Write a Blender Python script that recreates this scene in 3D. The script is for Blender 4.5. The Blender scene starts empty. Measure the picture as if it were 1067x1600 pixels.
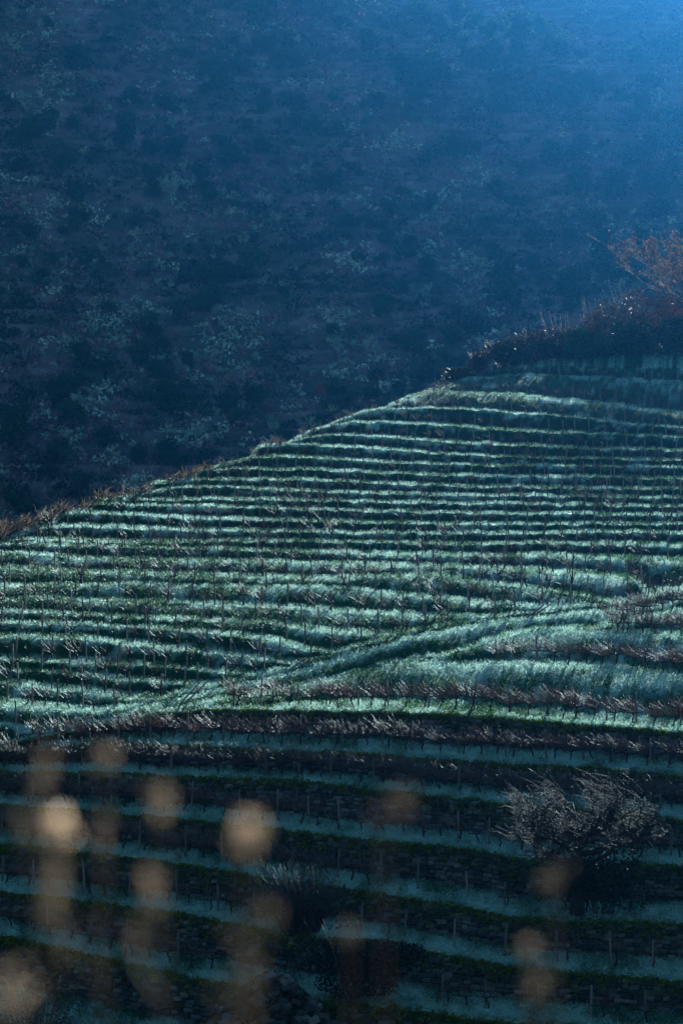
import bpy, math, random
import numpy as np
from mathutils import Vector, Matrix, Euler

random.seed(7)
rng = np.random.default_rng(7)
scene = bpy.context.scene
col = scene.collection
R = math.radians

# ------------------------------------------------------------------ camera, sky, sun, exposure
F, CX, HY = 4000.0, 533.5, 750.0          # focal length in photo pixels, centre column, eye-level row
cam_d = bpy.data.cameras.new('camera')
cam = bpy.data.objects.new('camera', cam_d); col.objects.link(cam)
cam.location = (0, 0, 0); cam.rotation_euler = (R(90), 0, 0)
cam_d.sensor_fit = 'VERTICAL'; cam_d.sensor_height = 36.0; cam_d.sensor_width = 24.0
cam_d.lens = F / 1600 * 36.0
cam_d.shift_y = (HY - 800) / 1600
cam_d.clip_start = 0.1; cam_d.clip_end = 4000
cam_d.dof.use_dof = True
cam_d.dof.focus_distance = 145.0
cam_d.dof.aperture_fstop = 3.2
cam_d.dof.aperture_blades = 0
scene.camera = cam

HAZE = 0.0003
SUN_AZ, SUN_EL = R(13.0), R(17.0)          # azimuth from +Y towards +X
world = bpy.data.worlds.new('World'); scene.world = world; world.use_nodes = True
wn = world.node_tree.nodes; wl = world.node_tree.links
bg = wn['Background']; sky = wn.new('ShaderNodeTexSky')
sky.sky_type = 'NISHITA'; sky.sun_disc = False
sky.sun_elevation = SUN_EL; sky.sun_rotation = SUN_AZ
sky.air_density = 1.0; sky.dust_density = 0.2; sky.ozone_density = 2.0
wl.new(sky.outputs[0], bg.inputs[0]); bg.inputs[1].default_value = 0.05

sun_d = bpy.data.lights.new('sun', 'SUN'); sun_d.energy = 5.0; sun_d.angle = R(0.5)
sun_d.color = (1.0, 0.94, 0.82)
sun = bpy.data.objects.new('sun', sun_d); col.objects.link(sun)
SUN = Vector((math.sin(SUN_AZ) * math.cos(SUN_EL), math.cos(SUN_AZ) * math.cos(SUN_EL), math.sin(SUN_EL)))
sun.rotation_euler = SUN.to_track_quat('Z', 'Y').to_euler()
sun.location = (60, 200, 120)

vs = scene.view_settings
vs.view_transform = 'Standard'; vs.look = 'None'; vs.gamma = 1.0; vs.use_curve_mapping = False
vs.exposure = 1.65
vs.use_white_balance = True; vs.white_balance_temperature = 5150; vs.white_balance_tint = -8
cy = scene.cycles
cy.max_bounces = 4; cy.diffuse_bounces = 1; cy.glossy_bounces = 1; cy.transmission_bounces = 2
cy.volume_bounces = 0; cy.transparent_max_bounces = 8
cy.use_adaptive_sampling = True; cy.adaptive_threshold = 0.02; cy.adaptive_min_samples = 48
cy.use_denoising = True
try: cy.denoiser = 'OPENIMAGEDENOISE'
except Exception: pass
cy.sample_clamp_indirect = 4.0

# ------------------------------------------------------------------ helpers
def P(px, py, D):
    """point in the place: photo column/row seen at a real distance D (metres)"""
    px = np.asarray(px, float); py = np.asarray(py, float); D = np.asarray(D, float)
    return np.stack(np.broadcast_arrays((px - CX) / F * D, D, (HY - py) / F * D), -1)

def vnoise(x, y, seed=0.0):
    x = np.asarray(x, float); y = np.asarray(y, float)
    xi = np.floor(x); yi = np.floor(y); fx = x - xi; fy = y - yi
    fx = fx * fx * (3 - 2 * fx); fy = fy * fy * (3 - 2 * fy)
    def h(a, b):
        v = np.sin(a * 127.1 + b * 311.7 + seed * 74.7) * 43758.5453
        return v - np.floor(v)
    a = h(xi, yi); b = h(xi + 1, yi); c = h(xi, yi + 1); d = h(xi + 1, yi + 1)
    return (a * (1 - fx) + b * fx) * (1 - fy) + (c * (1 - fx) + d * fx) * fy

def fbm(x, y, seed=0.0, octv=4):
    s = 0; a = 0.5; t = 0
    for o in range(octv):
        s = s + a * vnoise(x * 2 ** o, y * 2 ** o, seed + o * 3.1); t += a; a *= 0.5
    return s / t

def mesh_np(name, verts, faces, mat=None, cols=None, smooth=False):
    """faces: int array (n,3) or (n,4)"""
    verts = np.ascontiguousarray(verts, dtype=np.float32); faces = np.ascontiguousarray(faces, dtype=np.int32)
    me = bpy.data.meshes.new(name); n, k = faces.shape
    me.vertices.add(len(verts)); me.vertices.foreach_set('co', verts.ravel())
    me.loops.add(n * k); me.loops.foreach_set('vertex_index', faces.ravel())
    me.polygons.add(n); me.polygons.foreach_set('loop_start', np.arange(0, n * k, k, dtype=np.int32))
    if smooth: me.polygons.foreach_set('use_smooth', np.ones(n, dtype=bool))
    me.update(calc_edges=True)
    if cols is not None:
        a = me.color_attributes.new('tint', 'FLOAT_COLOR', 'POINT')
        c = np.ones((len(verts), 4), dtype=np.float32); c[:, :3] = cols
        a.data.foreach_set('color', c.ravel())
    if mat: me.materials.append(mat)
    return me

def link(name, me, parent=None, loc=None):
    o = bpy.data.objects.new(name, me); col.objects.link(o)
    if parent: o.parent = parent
    if loc is not None: o.location = loc
    return o

def empty(name, loc=(0, 0, 0), rz=0.0, s=1.0):
    o = bpy.data.objects.new(name, None); col.objects.link(o)
    o.location = loc; o.rotation_euler = (0, 0, rz); o.scale = (s, s, s); o.empty_display_size = 0.2
    return o

def tag(o, label=None, cat=None, group=None, kind=None):
    if label: o['label'] = label
    if cat: o['category'] = cat
    if group: o['group'] = group
    if kind: o['kind'] = kind
    return o

ONES = ['', 'first', 'second', 'third', 'fourth', 'fifth', 'sixth', 'seventh', 'eighth', 'ninth', 'tenth', 'eleventh', 'twelfth',
        'thirteenth', 'fourteenth', 'fifteenth', 'sixteenth', 'seventeenth', 'eighteenth', 'nineteenth']
TENS = {2: ('twentieth', 'twenty'), 3: ('thirtieth', 'thirty'), 4: ('fortieth', 'forty'), 5: ('fiftieth', 'fifty'),
        6: ('sixtieth', 'sixty'), 7: ('seventieth', 'seventy'), 8: ('eightieth', 'eighty'), 9: ('ninetieth', 'ninety')}
def ordinal(n):
    if n < 20: return ONES[n]
    if n < 100:
        t, o = divmod(n, 10)
        return TENS[t][0] if o == 0 else TENS[t][1] + '-' + ONES[o]
    return 'hundred-and-' + ordinal(n - 100)

class MB:
    """collects triangles with colours"""
    def __init__(s): s.v = []; s.f = []; s.c = []; s.n = 0
    def add(s, v, f, c=(0.5, 0.5, 0.5)):
        v = np.asarray(v, float); f = np.asarray(f, int)
        s.v.append(v); s.f.append(f + s.n); s.n += len(v)
        cc = np.asarray(c, float)
        s.c.append(np.broadcast_to(cc, (len(v), 3)) if cc.ndim == 1 else cc)
    def tube(s, pts, radii, c=(0.5, 0.5, 0.5), sides=3):
        pts = np.asarray(pts, float); n = len(pts)
        d = np.gradient(pts, axis=0); d /= np.linalg.norm(d, axis=1, keepdims=True) + 1e-9
        ref = np.array([0.31, 0.87, 0.38]); u = np.cross(d, ref); u /= np.linalg.norm(u, axis=1, keepdims=True) + 1e-9
        w = np.cross(d, u)
        a = np.arange(sides) / sides * 2 * math.pi
        ring = pts[:, None] + (u[:, None] * np.cos(a)[None, :, None] + w[:, None] * np.sin(a)[None, :, None]) * np.asarray(radii, float)[:, None, None]
        f = []
        for i in range(n - 1):
            for j in range(sides):
                k = (j + 1) % sides
                p, q, r, t = i * sides + j, i * sides + k, (i + 1) * sides + k, (i + 1) * sides + j
                f += [(p, q, r), (p, r, t)]
        if sides == 3: f.append(((n - 1) * sides, (n - 1) * sides + 1, (n - 1) * sides + 2))
        else:
            for j in range(1, sides - 1): f.append(((n - 1) * sides, (n - 1) * sides + j, (n - 1) * sides + j + 1))
        s.add(ring.reshape(-1, 3), f, c)
    def mesh(s, name, mat, smooth=False):
        return mesh_np(name, np.concatenate(s.v), np.concatenate(s.f), mat, np.concatenate(s.c), smooth)

def leaf_cards(centres, size, cols, flat=0.0, rg=rng):
    """a small bent leaf (two triangles) at each centre, random orientation"""
    n = len(centres); d = rg.normal(size=(n, 3)); d[:, 2] *= (1 - flat); d /= np.linalg.norm(d, axis=1, keepdims=True)
    e = rg.normal(size=(n, 3)); e -= (e * d).sum(1, keepdims=True) * d; e /= np.linalg.norm(e, axis=1, keepdims=True)
    sz = np.broadcast_to(size, (n,)) * rg.uniform(0.6, 1.3, n)
    nrm = np.cross(d, e)
    a = centres - d * sz[:, None] * 0.5; b = centres + d * sz[:, None] * 0.5
    p = centres + e * sz[:, None] * 0.28 + nrm * sz[:, None] * 0.1; q = centres - e * sz[:, None] * 0.28 + nrm * sz[:, None] * 0.1
    v = np.stack([a, p, b, q], 1).reshape(-1, 3); i = np.arange(n)[:, None] * 4
    f = np.concatenate([i + [0, 1, 2], i + [0, 2, 3]])
    c = np.repeat(cols, 4, axis=0) if np.ndim(cols) == 2 else np.broadcast_to(cols, (n * 4, 3))
    return v, f, c

# ------------------------------------------------------------------ materials
def new_mat(name):
    m = bpy.data.materials.new(name); m.use_nodes = True
    nt = m.node_tree; return m, nt, nt.nodes, nt.links, nt.nodes['Principled BSDF']

def tint_mat(name, rough=0.8, spec=0.3, trans=0.0, nscale=None, namt=0.35, bump=0.0, bscale=30.0):
    """colour from the vertex tint with a procedural noise variation; trans = share of light passing through"""
    m, nt, N, L, bs = new_mat(name)
    at = N.new('ShaderNodeAttribute'); at.attribute_name = 'tint'
    src = at.outputs['Color']
    if nscale:
        tc = N.new('ShaderNodeTexCoord'); no = N.new('ShaderNodeTexNoise'); no.inputs['Scale'].default_value = nscale
        no.inputs['Detail'].default_value = 5; L.new(tc.outputs['Object'], no.inputs['Vector'])
        mr = N.new('ShaderNodeMapRange'); mr.inputs['From Min'].default_value = 0.3; mr.inputs['From Max'].default_value = 0.7
        mr.inputs['To Min'].default_value = 1 - namt; mr.inputs['To Max'].default_value = 1 + namt
        L.new(no.outputs['Fac'], mr.inputs['Value'])
        vm = N.new('ShaderNodeVectorMath'); vm.operation = 'SCALE'
        L.new(src, vm.inputs[0]); L.new(mr.outputs['Result'], vm.inputs['Scale']); src = vm.outputs[0]
        if bump:
            b2 = N.new('ShaderNodeTexNoise'); b2.inputs['Scale'].default_value = bscale; b2.inputs['Detail'].default_value = 4
            L.new(tc.outputs['Object'], b2.inputs['Vector'])
            bu = N.new('ShaderNodeBump'); bu.inputs['Distance'].default_value = bump; bu.inputs['Strength'].default_value = 0.8
            L.new(b2.outputs['Fac'], bu.inputs['Height']); L.new(bu.outputs['Normal'], bs.inputs['Normal'])
    L.new(src, bs.inputs['Base Color'])
    bs.inputs['Roughness'].default_value = rough; bs.inputs['Specular IOR Level'].default_value = spec
    if trans:
        tr = N.new('ShaderNodeBsdfTranslucent'); L.new(src, tr.inputs['Color'])
        mx = N.new('ShaderNodeMixShader'); mx.inputs['Fac'].default_value = trans
        L.new(bs.outputs[0], mx.inputs[1]); L.new(tr.outputs[0], mx.inputs[2])
        L.new(mx.outputs[0], N['Material Output'].inputs['Surface'])
    return m

M = {
    'ground': tint_mat('frosted_turf', 0.9, 0.2, 0.0, 2.2, 0.4, 0.06, 9.0),
    'grass': tint_mat('frosted_grass', 0.6, 0.35, 0.5),
    'dry': tint_mat('dry_stems', 0.6, 0.3, 0.45),
    'bark': tint_mat('vine_bark', 0.75, 0.25, 0.0, 20.0, 0.3),
    'cane': tint_mat('vine_cane', 0.55, 0.15),
    'wood': tint_mat('weathered_wood', 0.8, 0.2, 0.0, 9.0, 0.35),
    'stone': tint_mat('dry_stone', 0.9, 0.2, 0.0, 5.0, 0.4, 0.03, 14.0),
    'moss': tint_mat('moss', 0.9, 0.1, 0.25),
    'leaf': tint_mat('evergreen_leaf', 0.6, 0.2, 0.12),
    'far_ground': tint_mat('scrub_slope', 0.95, 0.1, 0.0, 0.25, 0.4),
    'far_leaf': tint_mat('scrub_leaf', 0.8, 0.15, 0.3),
    'wire': tint_mat('galvanised_wire', 0.4, 0.6),
}

# ------------------------------------------------------------------ the vineyard hill: terrace lips
# each lip: columns and rows along its crest as seen from the camera; distance follows from DY below
LIPS = [  # bottom to top: name, wall/grass, points
 ('E2', 'g', [(-300, 1720), (0, 1740), (1067, 1950)]),
 ('L9', 'g', [(-300, 1545), (0, 1590), (150, 1618), (400, 1690), (1067, 1830)]),
 ('L8', 'w', [(-300, 1410), (0, 1460), (112, 1482), (225, 1509), (337, 1533), (430, 1550), (527, 1566), (640, 1574), (740, 1590), (892, 1601), (1067, 1622)]),
 ('L7', 'w', [(-300, 1360), (0, 1392), (150, 1409), (262, 1421), (340, 1436), (434, 1454), (490, 1462), (572, 1467), (640, 1480), (740, 1499), (817, 1510), (967, 1525), (1067, 1531)]),
 ('L6', 'w', [(-300, 1290), (0, 1316), (150, 1331), (300, 1351), (400, 1366), (452, 1374), (565, 1390), (677, 1408), (779, 1427), (892, 1439), (967, 1438), (1067, 1441)]),
 ('L5', 'w', [(-300, 1238), (0, 1256), (135, 1266), (270, 1276), (350, 1286), (452, 1296), (602, 1313), (740, 1326), (802, 1339), (900, 1346), (1031, 1349), (1067, 1352)]),
 ('L4', 'w', [(-300, 1206), (0, 1205), (135, 1205), (270, 1211), (350, 1214), (468, 1219), (586, 1232), (710, 1244), (817, 1255), (974, 1268), (1067, 1279)]),
 ('L3', 'w', [(-300, 1190), (0, 1173), (74, 1166), (145, 1162), (202, 1160), (270, 1163), (355, 1168), (485, 1174), (586, 1177), (708, 1186), (808, 1192), (943, 1199), (1067, 1213)]),
 ('L2', 'w', [(-300, 1188), (0, 1166), (100, 1142), (200, 1126), (253, 1119), (280, 1111), (321, 1108), (355, 1108), (485, 1110), (586, 1111), (708, 1116), (842, 1126), (943, 1133), (1067, 1145)]),
 ('L1', 'g', [(-300, 1187), (0, 1165), (200, 1124), (350, 1097), (430, 1086), (470, 1077), (505, 1067), (569, 1047), (643, 1032), (708, 1035), (842, 1040), (943, 1045), (1067, 1056)]),
 ('L0', 'g', [(-300, 1186), (0, 1164), (200, 1123), (350, 1096), (430, 1085), (470, 1076), (505, 1066), (569, 1046), (643, 1031), (690, 1027), (720, 1020), (774, 1002), (842, 985), (943, 989), (1011, 994), (1067, 999)]),
 ('L00', 'g', [(-300, 1185), (0, 1163), (200, 1122), (350, 1095), (430, 1084), (470, 1075), (505, 1065), (569, 1045), (643, 1030), (690, 1026), (720, 1019), (774, 1001), (842, 984), (926, 983), (960, 975), (1044, 957), (1067, 953)]),
 ('R', 'g', [(-300, 1215), (0, 1163), (67, 1148), (135, 1129), (196, 1119), (236, 1107), (287, 1094), (350, 1078), (417, 1064), (485, 1044), (552, 1023), (637, 1000), (708, 985), (785, 972), (866, 965), (909, 958), (977, 953), (1067, 938)]),
 ('U27', 'g', [(-300, 1120), (0, 1134), (64, 1143), (100, 1150)]),
 ('U26', 'g', [(-300, 1090), (0, 1104), (67, 1112), (135, 1116), (158, 1121), (180, 1126)]),
 ('U25', 'g', [(-300, 1055), (0, 1070), (101, 1081), (202, 1095), (253, 1099), (280, 1103)]),
 ('U24', 'g', [(-300, 1034), (0, 1048), (101, 1054), (202, 1066), (287, 1073), (335, 1078), (360, 1090)]),
 ('U23', 'g', [(-300, 1022), (0, 1032), (135, 1039), (236, 1042), (320, 1051), (400, 1059), (440, 1066)]),
 ('U22', 'g', [(-300, 990), (0, 998), (135, 1002), (236, 1014), (355, 1024), (417, 1033), (451, 1036), (500, 1046)]),
 ('U21', 'g', [(-300, 970), (0, 975), (135, 978), (236, 984), (355, 993), (417, 1002), (485, 1018), (536, 1024), (560, 1032)]),
 ('U20', 'g', [(-300, 952), (0, 956), (135, 963), (236, 969), (355, 973), (417, 975), (485, 987), (552, 992), (620, 996), (660, 1008)]),
 ('U19', 'g', [(-300, 940), (0, 940), (67, 936), (135, 940), (236, 941), (355, 948), (485, 955), (586, 962), (708, 965), (751, 965), (785, 969), (830, 980)]),
 ('U18', 'g', [(-300, 920), (0, 918), (67, 918), (135, 915), (236, 914), (355, 918), (451, 918), (502, 916), (569, 923), (654, 935), (708, 938), (774, 945), (842, 950), (893, 951), (920, 965)]),
 ('U17', 'g', [(-300, 890), (0, 891), (135, 897), (236, 899), (355, 904), (519, 906), (620, 903), (670, 903), (708, 906), (774, 916), (869, 926), (943, 938), (987, 945), (1015, 962)]),
 ('U16', 'g', [(-300, 868), (0, 867), (67, 869), (135, 876), (236, 879), (355, 880), (519, 884), (708, 888), (774, 891), (842, 896), (893, 900), (960, 905), (997, 911), (1012, 940), (1040, 960)]),
 ('U15', 'g', [(-300, 850), (0, 850), (135, 854), (236, 857), (350, 860), (519, 866), (708, 870), (774, 871), (849, 870), (943, 875), (1067, 879)]),
 ('U14', 'g', [(-300, 849), (0, 844), (27, 844), (135, 849), (236, 851), (355, 847), (519, 849), (708, 852), (842, 851), (909, 854), (960, 851), (1067, 856)]),
 ('U13', 'g', [(-300, 838), (27, 831), (51, 826), (135, 825), (236, 829), (355, 831), (519, 834), (708, 835), (842, 834), (943, 833), (1067, 835)]),
 ('U12', 'g', [(-300, 815), (78, 812), (98, 804), (135, 803), (202, 805), (287, 812), (355, 813), (708, 821), (1067, 820)]),
 ('U11', 'g', [(-300, 795), (152, 788), (250, 791), (287, 790), (355, 793), (485, 797), (708, 804), (1067, 806)]),
 ('U10', 'g', [(-300, 790), (135, 790), (152, 782), (202, 782), (287, 783), (355, 782), (485, 784), (708, 788), (1067, 793)]),
 ('U9', 'g', [(-300, 780), (206, 777), (229, 770), (287, 763), (355, 762), (400, 766), (485, 769), (620, 773), (708, 775), (1067, 779)]),
 ('U8', 'g', [(-300, 762), (233, 762), (243, 755), (287, 752), (355, 751), (485, 751), (586, 756), (708, 761), (876, 764), (1067, 766)]),
 ('U7', 'g', [(-300, 742), (304, 741), (317, 736), (355, 735), (468, 735), (586, 740), (708, 744), (842, 746), (1067, 749)]),
 ('U6', 'g', [(-300, 728), (350, 727), (394, 717), (434, 714), (519, 719), (708, 728), (842, 729), (1067, 732)]),
 ('U5', 'g', [(-300, 705), (401, 702), (407, 698), (451, 695), (502, 696), (586, 702), (654, 707), (708, 711), (842, 717), (1067, 720)]),
 ('U4', 'g', [(-300, 694), (451, 693), (475, 685), (512, 681), (586, 683), (708, 692), (808, 697), (893, 702), (1067, 705)]),
 ('U3', 'g', [(-300, 676), (485, 675), (515, 665), (552, 661), (620, 661), (708, 667), (785, 673), (852, 676), (943, 680), (1067, 685)]),
 ('U2', 'g', [(-300, 658), (536, 656), (569, 644), (603, 640), (640, 638), (708, 639), (758, 642), (842, 648), (926, 655), (977, 663), (1067, 670)]),
 ('U1', 'g', [(-300, 640), (603, 636), (637, 621), (664, 617), (708, 613), (785, 616), (859, 624), (943, 631), (1031, 643), (1067, 647)]),
 ('U0', 'g', [(-300, 615), (667, 611), (708, 599), (741, 590), (825, 586), (909, 590), (994, 593), (1067, 599)]),
 ('UT', 'g', [(-300, 612), (667, 610), (708, 598), (750, 586), (800, 577), (850, 571), (950, 573), (1067, 576)]),
]
SIL = [(-900, 1010), (-300, 905), (-80, 862), (0, 846), (20, 836), (51, 826), (78, 816), (98, 804), (130, 801), (152, 783), (206, 778), (228, 770), (243, 756), (287, 752),
       (304, 742), (317, 736), (350, 728), (394, 716), (401, 703), (407, 698), (451, 693), (485, 675), (512, 666), (536, 656), (569, 644), (600, 638), (637, 621), (665, 611),
       (708, 598), (741, 589), (800, 576), (850, 570), (3000, 570)]
DYP = np.array([(540, 258), (585, 240), (620, 222), (700, 198), (800, 170), (900, 146), (1000, 130), (1060, 124), (1112, 117), (1160, 113.8), (1300, 107), (1450, 100.5), (1600, 94.5), (1700, 90), (1950, 80.5)], float)
def DY(py): return np.interp(py, DYP[:, 0], DYP[:, 1])

PX = np.concatenate([[-2000, -1300, -850, -550, -380, -280, -220], np.arange(-180, 1250, 2.5), [1290, 1350, 1450, 1600, 1850, 2300, 3000]])
NC = len(PX); EPS = 0.15
names = [l[0] for l in LIPS]; kinds = [l[1] for l in LIPS]; NL = len(LIPS); iR = names.index('R')
raw = np.zeros((NL, NC))
for i, (nm, kd, pts) in enumerate(LIPS):
    a = np.array(pts, float)
    y = np.interp(PX, a[:, 0], a[:, 1])
    k = np.exp(-0.5 * (np.arange(-6, 7) / 2.5) ** 2); k /= k.sum()
    ys = np.convolve(np.pad(y, 6, mode='edge'), k, mode='valid')
    y = np.where((PX > -170) & (PX < 1240), ys, y)
    y = y + (fbm(PX / 23, np.full(NC, i * 7.3), 1.0) - 0.5) * (5.0 if i > iR else 5.5) + (vnoise(PX / 6.5, np.full(NC, i * 5.1), 9.0) - 0.5) * (1.6 if i > iR else 2.4)
    end = a[-1, 0]
    if nm.startswith('U') and end < 1060:                     # terraces that run out onto the ramp
        y = np.where(PX > end, y + (PX - end) * 0.8, y)
    raw[i] = y
S = np.interp(PX, [p[0] for p in SIL], [p[1] for p in SIL]) + (vnoise(PX / 9, PX * 0, 5.0) - 0.5) * 1.5
py = raw.copy()
for i in range(iR + 1, NL): py[i] = np.minimum(py[i], py[i - 1] - (EPS if i > iR + 1 else 9.0))
for i in range(iR - 1, -1, -1): py[i] = np.maximum(py[i], py[i + 1] + EPS)
for j, i in enumerate(range(NL - 1, iR, -1)): py[i] = np.maximum(py[i], S + EPS * j)
for i in range(iR, -1, -1): py[i] = np.maximum(py[i], py[i + 1] + EPS)
Dl = DY(py)
Xl = (PX - CX) / F * Dl; Zl = (HY - py) / F * Dl

# profile rows between lips
rows_X = []; rows_Y = []; rows_Z = []; rows_meta = []     # meta: (lip index, part, t)
tread_gap = np.zeros((NL, NC)); foot_D = np.zeros((NL, NC)); foot_Z = np.zeros((NL, NC))
def put(D, Z, meta):
    rows_X.append((PX - CX) / F * D); rows_Y.append(D); rows_Z.append(Z); rows_meta.append(meta)
# slope below the bottom lip down towards the valley in front of the camera
base_D, base_Z = Dl[0], Zl[0]
put(base_D * 0 + 60, base_Z * 0 - 33.5, (-1, 'base', 0.0))
put(base_D - 12, base_Z - 5.5, (-1, 'base', 0.4))
put(base_D - 2.5, base_Z - 1.6, (-1, 'base', 0.8))
for i in range(NL):
    put(Dl[i], Zl[i], (i, 'lip', 0.0))
    if i == NL - 1: break
    gap = Dl[i + 1] - Dl[i]; rise = Zl[i + 1] - Zl[i]
    wall = kinds[i + 1] == 'w'
    rz = np.maximum(rise, 0.0)
    soft = 3.4 if names[i + 1] in ('L1', 'L0', 'L00', 'R', 'U0', 'U1', 'U16', 'U17', 'U18', 'U19') else (2.2 if names[i + 1] in ('U15', 'U20', 'U25', 'U26', 'U27') else 0.95)
    run = np.minimum(rz * (0.10 if wall else soft), gap * (0.3 if wall else (0.6 if soft < 1 else 0.78)))
    tr = gap - run
    fz = Zl[i] + np.minimum(tr * 0.05, rz * 0.2) + np.where(rise < 0, rise * 0.9, 0)
    fD = Dl[i] + tr
    tread_gap[i] = tr; foot_D[i] = fD; foot_Z[i] = fz
    for t in (0.12, 0.4, 0.75): put(Dl[i] + tr * t, Zl[i] + (fz - Zl[i]) * t + 0.03 * np.sin(t * 3.1) * np.minimum(tr, 1), (i, 'tread', t))
    put(fD, fz, (i, 'foot', 0.0))
    prof = ((0.15, 0.2), (0.3, 0.42), (0.5, 0.65), (0.68, 0.82), (0.85, 0.945), (0.95, 0.985)) if not wall else ((0.3, 0.25), (0.5, 0.5), (0.7, 0.75), (0.85, 0.93))
    for u, w in prof: put(fD + run * u, fz + (Zl[i + 1] - fz) * w, (i + 1, 'wall' if wall else 'bank', w))
# knoll and far side of the hill
tD, tZ = Dl[-1], Zl[-1]
knoll = np.clip((PX - 720) / 330, 0, 1)
put(tD + 4, tZ + 0.1 + 1.6 * knoll, (NL, 'top', 0.1))
put(tD + 9, tZ - 0.6 + 3.6 * knoll, (NL, 'top', 0.2))
put(tD + 16, tZ - 2.5 + 5.0 * knoll, (NL, 'top', 0.4))
put(tD + 32, tZ - 11 + 3.0 * knoll, (NL, 'top', 0.6))
put(tD + 70, tZ - 34, (NL, 'top', 0.8))
put(tD * 0 + 370, tZ * 0 - 34, (NL, 'top', 1.0))
GX = np.array(rows_X); GY = np.array(rows_Y); GZ = np.array(rows_Z); NR = len(GX)
part = np.array([m[1] for m in rows_meta]); tt = np.array([m[2] for m in rows_meta]); lipi = np.array([m[0] for m in rows_meta])
# hummocks on grass banks (real relief)
gapfull = np.zeros((NR, NC))
for r in range(NR):
    li = lipi[r]; lo = li - 1 if part[r] == 'bank' else li
    if 0 <= lo < NL - 1: gapfull[r] = np.clip(Dl[min(lo + 1, NL - 1)] - Dl[lo], 0, 4) / 4
hum = (fbm(GX * 0.55 + GZ * 0.3, GZ * 1.3 + GY * 0.08, 2.0) - 0.5)
fine = (fbm(GX * 2.6, GZ * 3.0 + GY * 0.7, 3.0, 3) - 0.5)
ampb = np.where(part == 'bank', 0.75, np.where(part == 'tread', 0.12, 0.0))[:, None] * gapfull
GY2 = GY - hum * ampb * 0.8
GZ2 = GZ + hum * ampb * 0.35 + fine * np.where((part == 'bank') | (part == 'tread') | (part == 'lip'), 0.13, 0.0)[:, None] * np.clip(gapfull * 2 + 0.2, 0, 1)
GP = np.stack([GX, GY2, GZ2], -1)

# ground colours: grass, frost lying on it, bare earth, moss (what the ground is made of); extra frost at right centre paints sunlight
def mixc(a, b, t): return a + (b - a) * t[..., None]
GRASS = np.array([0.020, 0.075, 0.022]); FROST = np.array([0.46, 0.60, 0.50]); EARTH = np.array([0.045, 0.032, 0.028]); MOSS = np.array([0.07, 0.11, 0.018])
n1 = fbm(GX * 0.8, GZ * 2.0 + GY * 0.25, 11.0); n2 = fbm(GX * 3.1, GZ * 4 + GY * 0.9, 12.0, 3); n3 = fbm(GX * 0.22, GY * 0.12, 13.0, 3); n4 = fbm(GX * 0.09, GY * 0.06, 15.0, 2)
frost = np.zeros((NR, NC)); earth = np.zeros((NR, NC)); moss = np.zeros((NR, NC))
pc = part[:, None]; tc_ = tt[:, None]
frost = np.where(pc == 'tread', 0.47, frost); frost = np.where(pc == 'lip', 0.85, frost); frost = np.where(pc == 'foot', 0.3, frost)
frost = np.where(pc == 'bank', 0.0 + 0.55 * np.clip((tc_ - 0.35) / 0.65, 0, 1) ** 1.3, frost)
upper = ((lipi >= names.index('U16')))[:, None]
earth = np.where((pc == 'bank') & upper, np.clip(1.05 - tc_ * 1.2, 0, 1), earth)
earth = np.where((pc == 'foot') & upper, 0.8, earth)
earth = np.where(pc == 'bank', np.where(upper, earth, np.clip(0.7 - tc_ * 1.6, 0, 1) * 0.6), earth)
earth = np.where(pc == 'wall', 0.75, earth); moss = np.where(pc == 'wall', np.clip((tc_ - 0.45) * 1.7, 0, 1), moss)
frost = np.where((lipi == iR)[:, None] & ((pc == 'lip') | (pc == 'tread') | ((pc == 'bank') & (tc_ > 0.8))), 1.0, frost); frost = frost * (0.45 + 1.1 * np.clip((n4 - 0.3) * 2, 0, 1)); lipvar = np.stack([0.35 + 1.0 * fbm(PX / 210, np.full(NC, k * 2.7), 17.0, 3) for k in range(-1, NL + 1)]); frost = frost * np.clip(lipvar[lipi + 1], 0.3, 1.25) * 0.92; low = (lipi < names.index('L2'))[:, None] & ((pc == 'tread') | (pc == 'lip')); frost = np.where(low, 0.62 - 0.25 * tc_, frost); painted_sun = np.exp(-((PX - 930) / 260.0) ** 2)[None] * np.isin(lipi, [names.index(n) for n in ('L1', 'L0', 'L00', 'R', 'U16', 'U17', 'U18', 'U19', 'U15')])[:, None]; frost = frost * (1 + 0.9 * painted_sun) + 0.25 * painted_sun * (pc == 'bank'); frost = np.clip(frost + ((n1 - 0.5) * 1.5 + (n2 - 0.5) * 1.1) * np.where(low, 0.45, 1.0), 0, 1) * np.where(pc == 'wall', 0.1, 1) * np.where((pc == 'base') | (pc == 'top'), 0.25, 1)  # frost raised on the right-centre banks to paint them as sunlit
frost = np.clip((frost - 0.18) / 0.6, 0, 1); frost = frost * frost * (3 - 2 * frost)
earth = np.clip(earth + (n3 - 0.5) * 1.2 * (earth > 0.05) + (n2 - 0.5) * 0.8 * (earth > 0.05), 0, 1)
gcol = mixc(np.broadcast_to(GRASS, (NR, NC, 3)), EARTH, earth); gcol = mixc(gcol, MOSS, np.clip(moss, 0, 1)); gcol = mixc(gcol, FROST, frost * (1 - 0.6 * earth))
idx = np.arange(NR * NC).reshape(NR, NC)
quads = np.stack([idx[:-1, :-1], idx[:-1, 1:], idx[1:, 1:], idx[1:, :-1]], -1).reshape(-1, 4)
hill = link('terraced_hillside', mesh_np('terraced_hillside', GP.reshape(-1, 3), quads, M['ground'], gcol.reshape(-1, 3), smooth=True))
tag(hill, 'terraced hillside of frosted grass banks and narrow vine terraces', kind='structure')

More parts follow.
